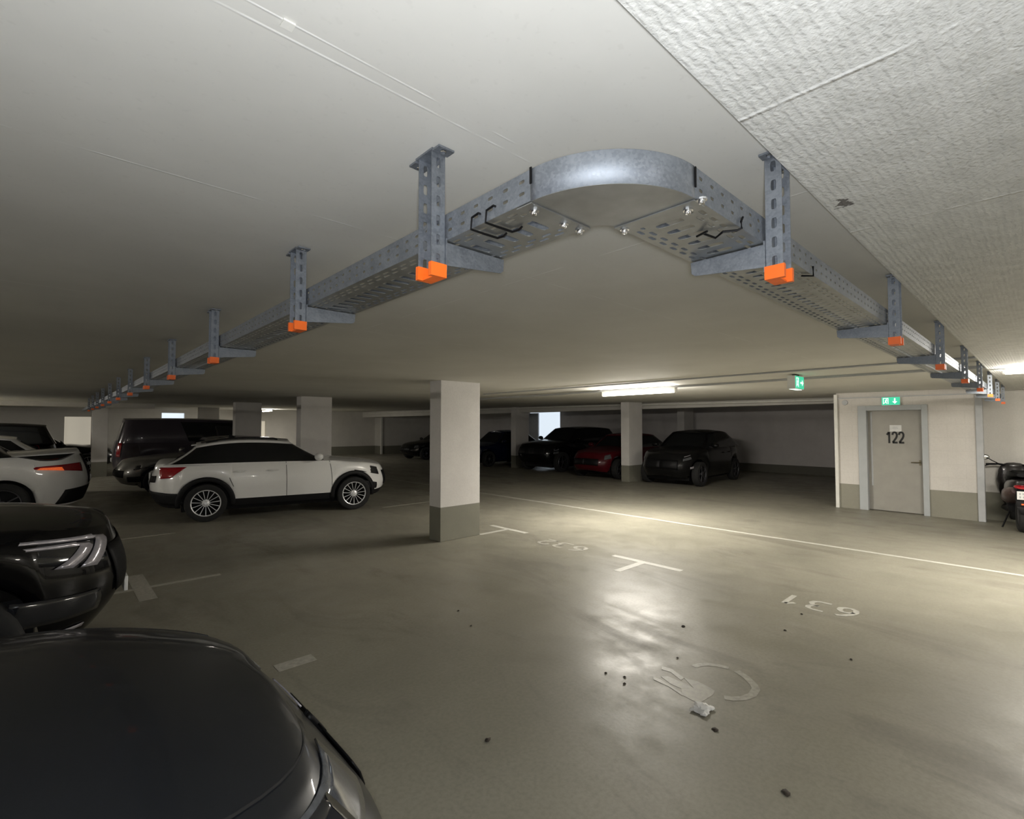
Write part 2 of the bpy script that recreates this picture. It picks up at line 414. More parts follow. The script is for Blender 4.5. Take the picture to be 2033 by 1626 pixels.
# back wall of the dark bays, opening with daylight
b = MB()
for y0, y1, z0, z1 in ((2.9, 17.5, 0, 2.9), (19.9, 30, 0, 2.9), (17.5, 19.9, 0, 0.9), (17.5, 19.9, 2.52, 2.9)):
    b.box(19.8, 20.1, y0, y1, z0, z1)
struct(b.build('wall_bays', 'bay_wall'))
w = struct(MB().box(19.98, 20.02, 17.5, 19.9, 0.9, 2.52).build('window_1', 'daylight'))
b = MB()
b.box(19.9, 20.0, 19.2, 19.9, 0.9, 2.47); b.box(19.9, 19.98, 17.46, 17.54, 0.9, 2.52)
b.build('window_frame', 'trim_grey', w)
# far wall beyond the pillars
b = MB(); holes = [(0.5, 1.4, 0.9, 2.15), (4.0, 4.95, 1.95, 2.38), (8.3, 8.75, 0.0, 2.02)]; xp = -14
for x0, x1, z0, z1 in holes:
    b.box(xp, x0, 29.2, 29.5, 0, 3); b.box(x0, x1, 29.2, 29.5, z1, 3); xp = x1
    if z0: b.box(x0, x1, 29.2, 29.5, 0, z0)
b.box(xp, 20, 29.2, 29.5, 0, 3)
struct(b.build('wall_far', 'wall'))
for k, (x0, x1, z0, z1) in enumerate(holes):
    struct(MB().box(x0, x1, 29.44, 29.48, z0, z1).build('window_%d' % (k + 2), 'warm_pane' if k != 1 else 'daylight'))  # first pane is added glow standing in for a lit piece of wall
struct(MB().box(15.25, 20, 28.3, 29.2, 0, 3).build('wall_far_return', 'wall'))
struct(MB().box(-14.2, -14, -10, 32, 0, 3).build('wall_left', 'wall'))
struct(MB().box(-14, 24, -10.2, -10, 0, 3).build('wall_rear', 'wall'))
struct(MB().box(15.18, 15.28, 28.24, 28.34, 0, 2.6).build('trim_2', 'trim_white'), 'white corner strip on the far wall')
struct(MB().box(12.24, 12.31, 3.0, 3.06, 0, H - 0.01).build('trim_3', 'trim_white'), 'pale edge guard on the wall corner beside door 122')
struct(MB().box(12.24, 12.34, 0.755, 0.855, 0, H - 0.06).build('trim_4', 'trim_grey', bevel=0.01), 'grey pipe casing between door wall and scooter')
struct(MB().box(12.26, 12.3, 0.86, 3.0, 2.292, 2.31).build('trim_5', 'trim_grey'), 'thin conduit along the top of the door wall')  # grey strip drawn in place of the dark shadow gap under the ceiling
struct(MB().box(14.4, 14.8, 3.03, 29.2, 2.29, 2.62).build('beam', 'wall'), 'downstand beam over the front of the dark bays')
struct(MB().box(-14, 2.6, 20.4, 20.7, 2.32, 2.8).build('beam_2', 'wall'), 'pale downstand beam over the far lane')

# ------------------------------------------------------------------ door 122
d = struct(MB().box(12.40, 12.45, 1.60, 2.52, 0.01, 2.035).build('door_1', 'door_leaf', bevel=0.004), 'grey steel door numbered 122')
b = MB()
b.box(12.275, 12.40, 1.526, 1.618, 0, 2.13); b.box(12.275, 12.40, 2.498, 2.644, 0, 2.13); b.box(12.275, 12.40, 1.618, 2.498, 2.03, 2.13)
b.build('door_frame', 'door_frame', d, bevel=0.005)
MB().box(12.395, 12.402, 2.425, 2.455, 0.5, 2.0).build('edge_strip', 'trim_grey', d)  # paler strip paints the reflection along the door's closing edge
b = MB()
b.box(12.392, 12.40, 1.655, 1.685, 0.95, 1.05); b.tube([(12.392, 1.675, 1.01), (12.345, 1.675, 1.01), (12.34, 1.69, 1.01), (12.34, 1.80, 1.005)], 0.010)
b.build('door_handle', 'brass', d, smooth=True)
b = MB()
for k, ch in enumerate('122'): digit(b, ch, lambda u, v, k=k: (12.3965, 2.205 - (k * 0.105 + u * 0.098), 1.372 + v * 0.225), 0.34)
b.build('door_number', 'black_ink', d, recalc=False, solid=0.001)
MB().box(12.396, 12.4, 1.945, 2.135, 1.605, 1.735).build('notice_sheet', 'paper', d)
b = MB(); b.box(12.395, 12.396, 2.0, 2.09, 1.665, 1.675); b.box(12.395, 12.396, 2.01, 2.08, 1.69, 1.697)
b.build('notice_print', 'trim_grey', d)
MB().lathe([(0.0, -0.02), (0.05, -0.02), (0.055, 0), (0.0, 0)], 20, 'x', (12.3, 2.87, 2.21)).build('junction_box', 'trim_grey', None, True)
tag(bpy.data.objects['junction_box'], 'small round grey box high on the wall left of door 122', 'junction box')

def running_man(b, u0, z0, s, P):
    """white figure, door and arrow, drawn in (u,z) and mapped by P"""
    def strip(p, q, w):
        dx, dz = q[0] - p[0], q[1] - p[1]; L = math.hypot(dx, dz) or 1; nx, nz = -dz / L * w / 2, dx / L * w / 2
        v = [(p[0] + nx, p[1] + nz), (q[0] + nx, q[1] + nz), (q[0] - nx, q[1] - nz), (p[0] - nx, p[1] - nz)]
        b.add([P(u0 + a * s, z0 + c * s) for a, c in v], [(0, 1, 2, 3)])
    def disc(c, r):
        b.add([P(u0 + (c[0] + r * math.cos(k * PI / 6)) * s, z0 + (c[1] + r * math.sin(k * PI / 6)) * s) for k in range(12)], [tuple(range(12))])
    strip((0.05, 0.0), (0.05, 1.0), 0.09); strip((0.02, 0.98), (0.75, 0.98), 0.09); strip((0.72, 0.0), (0.72, 1.0), 0.09)
    disc((0.50, 0.80), 0.085)
    strip((0.46, 0.70), (0.36, 0.40), 0.15); strip((0.37, 0.42), (0.52, 0.24), 0.10); strip((0.52, 0.25), (0.50, 0.03), 0.08)
    strip((0.36, 0.42), (0.28, 0.20), 0.10); strip((0.28, 0.2), (0.12, 0.16), 0.08)
    strip((0.46, 0.66), (0.62, 0.52), 0.07); strip((0.45, 0.66), (0.28, 0.56), 0.07)
def arrow(b, u, z, s, ang, P):
    pts = [(-0.5, 0.10), (0.05, 0.10), (0.05, 0.36), (0.5, 0), (0.05, -0.36), (0.05, -0.10), (-0.5, -0.10)]
    ca, sa = math.cos(ang), math.sin(ang)
    b.add([P(u + (p[0] * ca - p[1] * sa) * s, z + (p[0] * sa + p[1] * ca) * s) for p in pts], [(0, 1, 5, 6), (1, 2, 3, 4, 5)])
# exit sign over the door
t = thing('exit_sign', 'green lit exit sign with down arrow mounted above door 122', 'exit sign', (12.3, 2.08, 2.13))
MB().box(-0.05, -0.005, -0.15, 0.15, 0, 0.165).build('sign_housing', 'lamp_body', t, bevel=0.004)
MB().box(-0.056, -0.05, -0.145, 0.145, 0.006, 0.159).build('sign_panel', 'sign_green', t)
b = MB(); P = lambda u, z: (-0.0575, -u, z)
running_man(b, -0.125, 0.025, 0.115, P); b.build('running_figure', 'sign_white', t, recalc=False)
b = MB(); arrow(b, 0.065, 0.082, 0.11, -PI / 2, P); b.build('arrow', 'sign_white', t, recalc=False)
# hanging exit sign box
t = thing('exit_sign', 'box-shaped green exit sign hanging from the ceiling before the unlit bays', 'exit sign', (7.1, 2.2, ceil_z(7.1, 2.3)))
MB().box(0, 0.34, 0.006, 0.10, -0.195, -0.02).build('sign_housing', 'lamp_body', t, bevel=0.004)
MB().box(0.01, 0.33, 0.0, 0.006, -0.188, -0.028).build('sign_panel', 'sign_green', t)
b = MB(); P = lambda u, z: (u, -0.0015, z)
running_man(b, 0.03, -0.17, 0.12, P); b.build('running_figure', 'sign_white', t, recalc=False)
b = MB(); arrow(b, 0.245, -0.11, 0.12, 0, P); b.build('arrow', 'sign_white', t, recalc=False)
MB().box(0.03, 0.31, 0.02, 0.085, -0.20, -0.195).build('down_light', 'sign_white', t)
MB().box(0.10, 0.24, 0.03, 0.07, -0.02, 0.0).build('mount', 'black_plastic', t)

# ------------------------------------------------------------------ lamps, rail and conduits
LAMP_LABELS = ['lit fluorescent tube lamp on the ceiling rail before the red car', 'lit fluorescent tube lamp at the end of the rail above the scooter',
               'fluorescent tube lamp glowing end-on far behind the white crossover', 'fluorescent tube lamp over the far lane beyond the white cars']
for ((lx, ly), ax, pw), lab in zip(LAMPS, LAMP_LABELS):
    z = ceil_z(lx, ly)
    t = thing('tube_lamp', lab, 'ceiling lamp', (lx, ly, z), 0 if ax == 'y' else PI / 2, 'tube lamps under the ceiling')
    MB().box(-0.035, 0.035, -0.75, 0.75, -0.075, -0.03).build('housing', 'lamp_body', t, bevel=0.006)
    pr = [(0.04 * math.cos(a), -0.088 + 0.026 * math.sin(a)) for a in [k * PI / 6 for k in range(12)]]
    MB().prism(pr, -0.735, 0.735, 'y').build('diffuser', 'tube', t, smooth=True)
    for y0 in (-0.755, 0.735): MB().box(-0.042, 0.042, y0, y0 + 0.02, -0.115, -0.03).build('end_cap', 'lamp_body', t)
tag(MB().box(7.70, 7.78, -4, 9.5, ceil_z(7.74, 4) - 0.03, ceil_z(7.74, 4)).build('lamp_rail', 'trim_grey'), 'long grey lamp rail on the ceiling over the drive lane', 'rail')
tag(MB().tube([(6.65, -3, H - 0.012), (6.65, 3, H - 0.012), (6.65, 8, H - 0.012)], 0.011).build('conduit', 'trim_grey', None, True), 'thin grey conduit on the ceiling parallel to the lamp rail', 'conduit')
tag(MB().tube([(14.2, 3.1, H - 0.03), (14.2, 12, H + 0.06), (14.2, 28, H + 0.12)], 0.03).build('conduit', 'trim_white', None, True), 'pale pipe along the beam over the unlit bays', 'pipe')
tag(MB().box(0.275, 0.295, 0.862, 0.882, H - 0.004, H - 0.0005).build('ceiling_plate', 'trim_white'), 'tiny pale square plate on the ceiling between seams', 'plate')

# ------------------------------------------------------------------ cable tray
ZB, ZT = 2.175, 2.242           # tray bottom and rim
PITCH = 0.052
def slot_cell(b, O, U, V, u0, u1, v0, v1, a, c, seg=3):
    """one rectangle [u0,u1]x[v0,v1] on the plane O+uU+vV with a round-ended slot (half sizes a, c) in its middle"""
    uc, vc = (u0 + u1) / 2, (v0 + v1) / 2; inner, outer = [], []
    cor = [(u1, v1), (u0, v1), (u0, v0), (u1, v0)]
    for k in range(4):
        for j in range(seg):
            tt = j / seg; p, q = cor[k], cor[(k + 1) % 4]
            outer.append((p[0] + (q[0] - p[0]) * tt, p[1] + (q[1] - p[1]) * tt))
            ang = PI / 4 + PI / 2 * (k + tt); cs, sn = math.cos(ang), math.sin(ang)
            inner.append((uc + a * math.copysign(abs(cs) ** 0.5, cs), vc + c * math.copysign(abs(sn) ** 0.5, sn)))
    n = len(b.v); N = 4 * seg
    for p in inner + outer: b.v.append(tuple(O[i] + U[i] * p[0] + V[i] * p[1] for i in range(3)))
    for k in range(N):
        j = (k + 1) % N
        b.f.append((n + k, n + j, n + N + j, n + N + k))
def plain(b, O, U, V, u0, u1, v0, v1):
    n = len(b.v)
    for p in ((u0, v0), (u1, v0), (u1, v1), (u0, v1)): b.v.append(tuple(O[i] + U[i] * p[0] + V[i] * p[1] for i in range(3)))
    b.f.append((n, n + 1, n + 2, n + 3))
def tray_run(name, label, O, U, V, length):
    """O: inner start of the outer wall at tray bottom; U along the run, V across towards the inner wall"""
    t = thing(name, label, 'cable tray', (0, 0, 0))
    n = int(length / PITCH); Z = (0, 0, 1)
    b = MB(); Ob = (O[0], O[1], ZB)
    rows = [(0.0, 0.012, None), (0.012, 0.030, 0), (0.030, 0.048, 1), (0.048, 0.064, None), (0.064, 0.140, 'T'), (0.140, 0.152, None), (0.152, 0.170, 1), (0.170, 0.188, 0), (0.188, 0.2, None)]
    for v0, v1, kind in rows:
        if kind is None: plain(b, Ob, U, V, 0, n * PITCH, v0, v1)
        elif kind == 'T':
            for k in range(n): slot_cell(b, Ob, U, V, k * PITCH, (k + 1) * PITCH, v0, v1, 0.0115, 0.034)
        else:
            sh = kind * PITCH / 2
            if sh: plain(b, Ob, U, V, 0, sh, v0, v1)
            for k in range(n - kind): slot_cell(b, Ob, U, V, sh + k * PITCH, sh + (k + 1) * PITCH, v0, v1, 0.0150, 0.0052)
            if sh: plain(b, Ob, U, V, n * PITCH - sh, n * PITCH, v0, v1)
    b.build('bottom_panel', 'tray_sheet', t, solid=0.0012)
    for side, vv in (('outer', 0.0), ('inner', 0.2)):
        b = MB(); Os = (O[0] + V[0] * vv, O[1] + V[1] * vv, ZB)
        for z0, z1, hole in ((0.0, 0.016, 0), (0.016, 0.030, 1), (0.030, 0.042, 0), (0.042, 0.056, 1), (0.056, 0.067, 0)):
            if hole and side == 'outer':
                for k in range(n): slot_cell(b, Os, U, Z, k * PITCH, (k + 1) * PITCH, z0, z1, 0.0085, 0.0037)
            else: plain(b, Os, U, Z, 0, n * PITCH, z0, z1)
        sgn = 1 if side == 'outer' else -1
        Or = (Os[0], Os[1], ZT)
        plain(b, Or, U, tuple(x * sgn for x in V), 0, n * PITCH, 0, 0.010)
        o = b.build('side_wall', 'steel', t, solid=0.0012)
    return t
XO, YO = 0.73, 0.484            # outer faces of the two arms
YS, XS = 0.724, 0.97            # where the bend ends
arm1 = tray_run('cable_tray', 'perforated galvanised cable tray running away over the parked cars', (XO, YS + 0.002, ZB), (0, 1, 0), (1, 0, 0), 19.0)
arm2 = tray_run('cable_tray', 'perforated galvanised cable tray running towards door 122', (XS + 0.002, YO, ZB), (1, 0, 0), (0, 1, 0), 11.3)
# smooth 90 degree bend
t = thing('cable_tray_bend', 'smooth curved ninety degree bend joining the two cable trays', 'cable tray bend')
cx, cy = XS, YS; NA = 24
def arc(r, ri): return [(cx - r * math.cos(k / NA * PI / 2), cy - r * math.sin(k / NA * PI / 2)) for k in range(NA + 1)]
ou = arc(0.24, 0); inn = arc(0.04, 0)
b = MB(); b.quad_grid([[(ou[k][0] + (inn[k][0] - ou[k][0]) * q, ou[k][1] + (inn[k][1] - ou[k][1]) * q, ZB - 0.001) for q in (0, 0.25, 0.5, 0.75, 1)] for k in range(NA + 1)])
b.build('bottom_panel', 'tray_sheet', t, solid=0.0014)
for pts, off in ((ou, 0.010), (inn, -0.010)):
    b = MB(); rows = []
    for k in range(NA + 1):
        a = k / NA * PI / 2; rr = (0.24 if off > 0 else 0.04)
        q = (cx - (rr - off) * math.cos(a), cy - (rr - off) * math.sin(a))
        rows.append([(pts[k][0], pts[k][1], ZB - 0.001), (pts[k][0], pts[k][1], ZB + 0.05), (pts[k][0], pts[k][1], ZT - 0.001), (pts[k][0], pts[k][1], ZT), (q[0], q[1], ZT)])
    b.quad_grid(rows); b.build('side_wall', 'steel', t, smooth=True, solid=0.0014)
MB().box(XO + 0.001, XO + 0.2, YS + 0.0, YS + 0.045, ZB - 0.005, ZB - 0.0025).build('joint_plate', 'tray_sheet', t)
MB().box(XS, XS + 0.045, YO + 0.001, YO + 0.2, ZB - 0.005, ZB - 0.0025).build('joint_plate', 'tray_sheet', t)
MB().box(XO - 0.004, XO - 0.0014, YS - 0.004, YS + 0.001, ZT - 0.032, ZT + 0.003).build('joint_gap', 'black_plastic', t)
MB().box(XS - 0.002, XS + 0.002, YO - 0.004, YO - 0.0014, ZT - 0.045, ZT - 0.002).build('joint_gap', 'black_plastic', t)
for px_, py_ in ((XO + 0.03, YS + 0.02), (XO + 0.13, YS + 0.022), (XO + 0.185, YS + 0.02), (XS + 0.03, YO + 0.03), (XS + 0.02, YO + 0.185), (XS + 0.004, YO - 0.0135)):
    b = MB().lathe([(0.0, -0.012), (0.006, -0.011), (0.0075, -0.006), (0.0075, -0.004), (0.011, -0.004), (0.011, 0), (0, 0)], 10, 'z', (px_, py_, ZB - 0.0045))
    b.build('bolt', 'bolt', t, smooth=True)
# black cable ties threaded through the slots
def tie(label, path):
    tag(MB().tube(path, 0.0028, 6).build('cable_tie', 'black_plastic', None, True), label, 'cable tie', 'cable ties on the tray near the bend')
for k, l in ((0.862, 'black cable tie hooked through the tray slots nearest the bend'), (0.916, 'black cable tie hooked through the tray slots second from the bend')):
    tie(l, [(XO + 0.003, k - 0.026, 2.199), (XO - 0.006, k - 0.024, 2.2), (XO - 0.006, k, 2.197), (XO - 0.006, k + 0.004, ZB - 0.005), (XO + 0.03, k + 0.002, ZB - 0.006), (XO + 0.075, k, ZB - 0.006), (XO + 0.078, k - 0.02, ZB - 0.006), (XO + 0.074, k - 0.034, ZB - 0.004)])
tie('tangled dark cable tie under the tray beside the bracket facing door 122', [(1.20, YO - 0.005, 2.20), (1.185, YO - 0.007, 2.185), (1.188, YO - 0.007, ZB - 0.005), (1.187, YO + 0.004, ZB - 0.008), (1.17, YO + 0.03, ZB - 0.008), (1.185, YO + 0.055, ZB - 0.012), (1.15, YO + 0.07, ZB - 0.006), (1.16, YO + 0.09, ZB - 0.005), (1.13, YO + 0.05, ZB - 0.012)])
tie('short black cable tie under the tray after the bracket facing door 122', [(1.73, YO - 0.004, 2.20), (1.728, YO - 0.005, ZB - 0.006), (1.70, YO + 0.02, ZB - 0.006)])

# ceiling hangers: slotted channel, top plate, bracket, orange cap.  Local frame: +x towards the tray, y along the run
def make_hanger(near):
    hz = 0.0
    t = thing('tray_hanger', '', 'ceiling hanger')
    L = H - 2.083
    # local origin at ceiling, web outer face at x=0 ; channel x -0.04..0, y -0.03..0.03
    b = MB()
    for ys in (-0.029, 0.029):
        O = (-0.039, ys, -L); n = 5; zz = 0.012
        plain(b, O, (1, 0, 0), (0, 0, 1), 0, 0.039, 0, zz)
        for k in range(6):
            slot_cell(b, O, (1, 0, 0), (0, 0, 1), 0, 0.039, zz + k * 0.049, zz + (k + 1) * 0.049, 0.0065, 0.0135, 4)
        plain(b, O, (1, 0, 0), (0, 0, 1), 0, 0.039, zz + 6 * 0.049, L - 0.006)
    O = (0, -0.029, -L)
    plain(b, O, (0, 1, 0), (0, 0, 1), 0, 0.058, 0, 0.012)
    for k in range(6):
        slot_cell(b, O, (0, 1, 0), (0, 0, 1), 0, 0.058, 0.012 + k * 0.049, 0.012 + (k + 1) * 0.049, 0.007, 0.0135, 4)
    plain(b, O, (0, 1, 0), (0, 0, 1), 0, 0.058, 0.012 + 6 * 0.049, L - 0.006)
    b.build('stem', 'steel', t, solid=0.003)
    b = MB()
    O = (-0.044, -0.068, -0.006)
    for q in range(2):
        slot_cell(b, O, (1, 0, 0), (0, 1, 0), 0, 0.046, q * 0.106, q * 0.106 + 0.03, 0.009, 0.009, 4)
    plain(b, O, (1, 0, 0), (0, 1, 0), 0, 0.046, 0.03, 0.106)
    b.build('top_plate', 'steel', t, solid=0.005, off=1)
    for ys in (-0.053, 0.053):
        MB().lathe([(0, -0.014), (0.0075, -0.014), (0.0085, -0.012), (0.0085, -0.006), (0.0, -0.006)], 6, 'z', (-0.021, ys, 0.0)).build('bolt', 'bolt', t)
    # cap: one cup per flange, joined along the web
    z0, z1 = -L - 0.008, -L + 0.026
    b = MB()
    b.box(-0.043, 0.004, -0.035, -0.023, z0, z1); b.box(-0.043, 0.004, 0.023, 0.035, z0, z1)
    b.box(-0.007, 0.004, -0.023, 0.023, z0, z1 - 0.008); b.box(-0.03, -0.007, -0.023, 0.023, z0, z0 + 0.004)
    b.build('end_cap', 'orange', t)
    # bracket arm
    zt = ZB - 0.004 - H
    poly = [(0.004, zt), (0.208, zt), (0.206, zt - 0.032), (0.196, zt - 0.040), (0.10, zt - 0.050), (0.004, zt - 0.060)]
    b = MB(); b.prism(poly, near * 0.0225 - 0.0015, near * 0.0225 + 0.0015, 'y')
    b.box(0.004, 0.208, -0.021, 0.021, zt - 0.003, zt)
    b.box(0.002, 0.006, -0.034, 0.034, zt - 0.075, zt + 0.006)
    b.build('bracket', 'steel', t)
    for xx in (0.03, 0.185):
        MB().lathe([(0, -0.016), (0.005, -0.016), (0.0065, -0.012), (0.0065, -0.003), (0, -0.003)], 6, 'z', (xx, 0.0, zt)).build('bolt', 'bolt', t)
    return t
ORD = ['first', 'second', 'third', 'fourth', 'fifth', 'sixth', 'seventh', 'eighth', 'ninth', 'tenth', 'eleventh', 'twelfth']
proto = make_hanger(-1); used = False
for i, y in enumerate([1.055, 1.985, 3.345, 4.72, 6.1, 7.47, 8.85, 10.2, 11.6, 13.0, 14.4, 15.8]):
    o = proto if not used else copy_tree(proto); used = True
    o.location = (0.722, y, H); o['label'] = 'orange-capped tray hanger, %s from the bend on the tray over the parked cars' % ORD[i]
    o['group'] = 'hangers of the tray over the parked cars'
    o.location.z = H
for i, x in enumerate([1.365, 2.835, 4.275, 5.74, 7.185, 8.63, 10.05, 11.45]):
    o = make_hanger(1) if i == 0 else copy_tree(proto2); proto2 = o if i == 0 else proto2; o.location = (x, 0.4755, H); o.rotation_euler = (0, 0, PI / 2)
    o['label'] = 'orange-capped tray hanger, %s from the bend on the tray towards door 122' % ORD[i]
    o['group'] = 'hangers of the tray towards the door'

# ------------------------------------------------------------------ floor markings and litter
def marking(name, label, parts, m='line_white', cat='floor marking', group=None):
    b = MB()
    for i, p in enumerate(parts): b.box(*p, 0.0, 0.0015 + 0.0002 * i)
    return tag(b.build(name, m), label, cat, group)
marking('lane_line', 'long pale line across the floor along the drive lane', [(8.155, 8.225, -6, 22)], 'line_white', 'lane line')
marking('bay_marking', 'white T mark beside the nearest pillar, above number 632', [(5.59, 5.68, 5.70, 6.56), (5.01, 5.59, 6.09, 6.17)], group='T marks at the bay corners')
marking('bay_marking', 'white T mark between the numbers 632 and 631', [(5.46, 5.55, 2.97, 3.94), (4.94, 5.46, 3.44, 3.53)], group='T marks at the bay corners')
marking('bay_marking', 'broad white cross bar on a thin line before the black car', [(0.685, 0.835, 6.06, 7.15), (0.0, 1.49, 6.50, 6.57)], 'line_worn', group='crosses behind the bays')
marking('bay_marking', 'faint white cross bar on a thin line before the white tailgate', [(0.60, 0.75, 9.2, 10.0), (0.2, 1.53, 9.54, 9.60)], 'line_worn', group='crosses behind the bays')
marking('bay_marking', 'short white dash beside the nose of the nearest dark car', [(1.21, 1.475, 3.67, 3.79)], 'line_worn')
marking('bay_marking', 'thin line on the floor before the white crossover wheels', [(5.2, 6.9, 9.55, 9.62)], 'line_worn')
for s, y0, xb, wid in (('631', 1.19, 5.54, 0.66), ('632', 4.36, 5.59, 0.84)):
    b = MB()
    for k, ch in enumerate(s): digit(b, ch, lambda u, v, k=k: (xb - v * 0.31, y0 + (k * 0.345 + u * 0.30) * wid, 0.0015), 0.24)
    tag(b.build('bay_number', 'line_white' if s == '631' else 'line_worn', None, solid=0.001, recalc=False), 'painted bay number %s on the floor, upside down to the viewer' % s, 'bay number', 'painted bay numbers')
def wheelchair():
    b = MB()
    def band(pts, w):
        L, R = [], []
        for i, p in enumerate(pts):
            a, c = Vector(pts[max(0, i - 1)]), Vector(pts[min(len(pts) - 1, i + 1)]); n = Vector((-(c - a).y, (c - a).x)).normalized() * w / 2
            L.append((p[0] + n.x, p[1] + n.y, 0.0015)); R.append((p[0] - n.x, p[1] - n.y, 0.0015))
        b.quad_grid([[l, r] for l, r in zip(L, R)])
    band([(3.387, 1.742), (3.442, 1.726), (3.486, 1.697), (3.527, 1.635), (3.546, 1.564)], 0.045)
    band([(3.545, 1.507), (3.505, 1.425), (3.441, 1.352), (3.393, 1.32), (3.307, 1.309), (3.224, 1.331), (3.168, 1.376), (3.144, 1.417)], 0.05)
    for z, poly in enumerate(([(3.186, 1.709), (3.21, 1.626), (3.196, 1.548), (3.18, 1.494), (3.124, 1.48), (2.968, 1.491), (2.967, 1.544), (2.978, 1.609), (3.051, 1.658), (3.111, 1.602)],
                 [(3.09, 1.826), (3.128, 1.797), (3.122, 1.675), (3.111, 1.602), (3.046, 1.656), (3.048, 1.731)],
                 [(3.226, 1.9), (3.24, 1.827), (3.186, 1.709), (3.143, 1.708), (3.194, 1.813), (3.182, 1.874)],
                 [(3.051, 1.862), (3.05, 1.808), (2.998, 1.615), (2.97, 1.605), (3.007, 1.718), (3.017, 1.839)])):
        b.prism(poly, 0.0, 0.0014 + z * 0.0002)
    tag(b.build('accessible_bay_symbol', 'line_faint', None), 'worn painted wheelchair symbol on the floor of bay 631', 'floor marking')
wheelchair()
b = MB(); rows = []
for i in range(9):
    row = []
    for j in range(9):
        u, v = i / 8 - 0.5, j / 8 - 0.5; e = 1 - max(abs(u), abs(v)) * 1.6
        row.append((2.91 + u * 0.12 + random.uniform(-.012, .012), 1.45 + v * 0.10 + random.uniform(-.012, .012), 0.006 + max(0, e) * 0.022 * random.uniform(0.3, 1.5)))
    rows.append(row)
b.quad_grid(rows); tag(b.build('paper_scrap', 'paper', None, True, 20, solid=0.001), 'crumpled white paper scrap beside the wheelchair symbol', 'litter')
DEB = [(2.852, 2.109, 'first of three dark crumbs in the shiny streak'), (2.9, 1.989, 'second of three dark crumbs in the shiny streak'), (2.827, 1.94, 'third of three dark crumbs in the shiny streak'), (3.995, 2.142, 'dark leaf at the tip of the shiny streak'),
       (5.034, 1.546, 'dark crumb close under number 631'), (4.535, 1.524, 'dark crumb between number 631 and the wheelchair symbol'), (1.782, 2.105, 'curled brown leaf on the open floor nearest the dark hood'),
       (2.809, 3.739, 'dark crumb on the floor between hood and pillar'), (2.678, 3.385, 'tiny speck of dirt before the crumb near the pillar'), (2.773, 1.304, 'small dark leaf beside the paper scrap'), (2.543, 0.864, 'dark twig lying beyond the paper scrap'), (2.3, 0.75, 'tiny dark leaf lying nearest the camera'), (4.326, 1.008, 'dark speck near the bright edge of bay 631'), (3.42, 1.885, 'small dark chip beside the wheelchair wheel')]
for i, (x, y, l) in enumerate(DEB):
    b = MB(); s = 0.026 if 'leaf' in l or 'twig' in l else 0.014; a0 = random.uniform(0, PI)
    top = [(x + s * 0.2 * random.uniform(-1, 1), y, 0.012)]
    n = 9; ring = []
    for k in range(n):
        a = 2 * PI * k / n; rr = s * (0.55 + 0.45 * abs(math.cos(a))) * random.uniform(0.75, 1.15)
        ring.append((x + rr * math.cos(a + a0), y + rr * math.sin(a + a0) * 0.9, 0.001 + 0.006 * random.random()))
    b.add(ring + [(x, y, 0.011)], [(k, (k + 1) % n, n) for k in range(n)])
    b.build('dry_leaf', 'leaf', None, True, 30, solid=0.001, recalc=False)
    tag(COL.objects[-1], l, 'litter', 'dirt and leaves on the floor')

# ------------------------------------------------------------------ cars
def interp(pts, x):
    if x <= pts[0][0]: return pts[0][1]
    for (x0, y0), (x1, y1) in zip(pts, pts[1:]):
        if x <= x1:
            t = (x - x0) / (x1 - x0); t = t * t * (3 - 2 * t) * 0.5 + t * 0.5
            return y0 + (y1 - y0) * t
    return pts[-1][1]

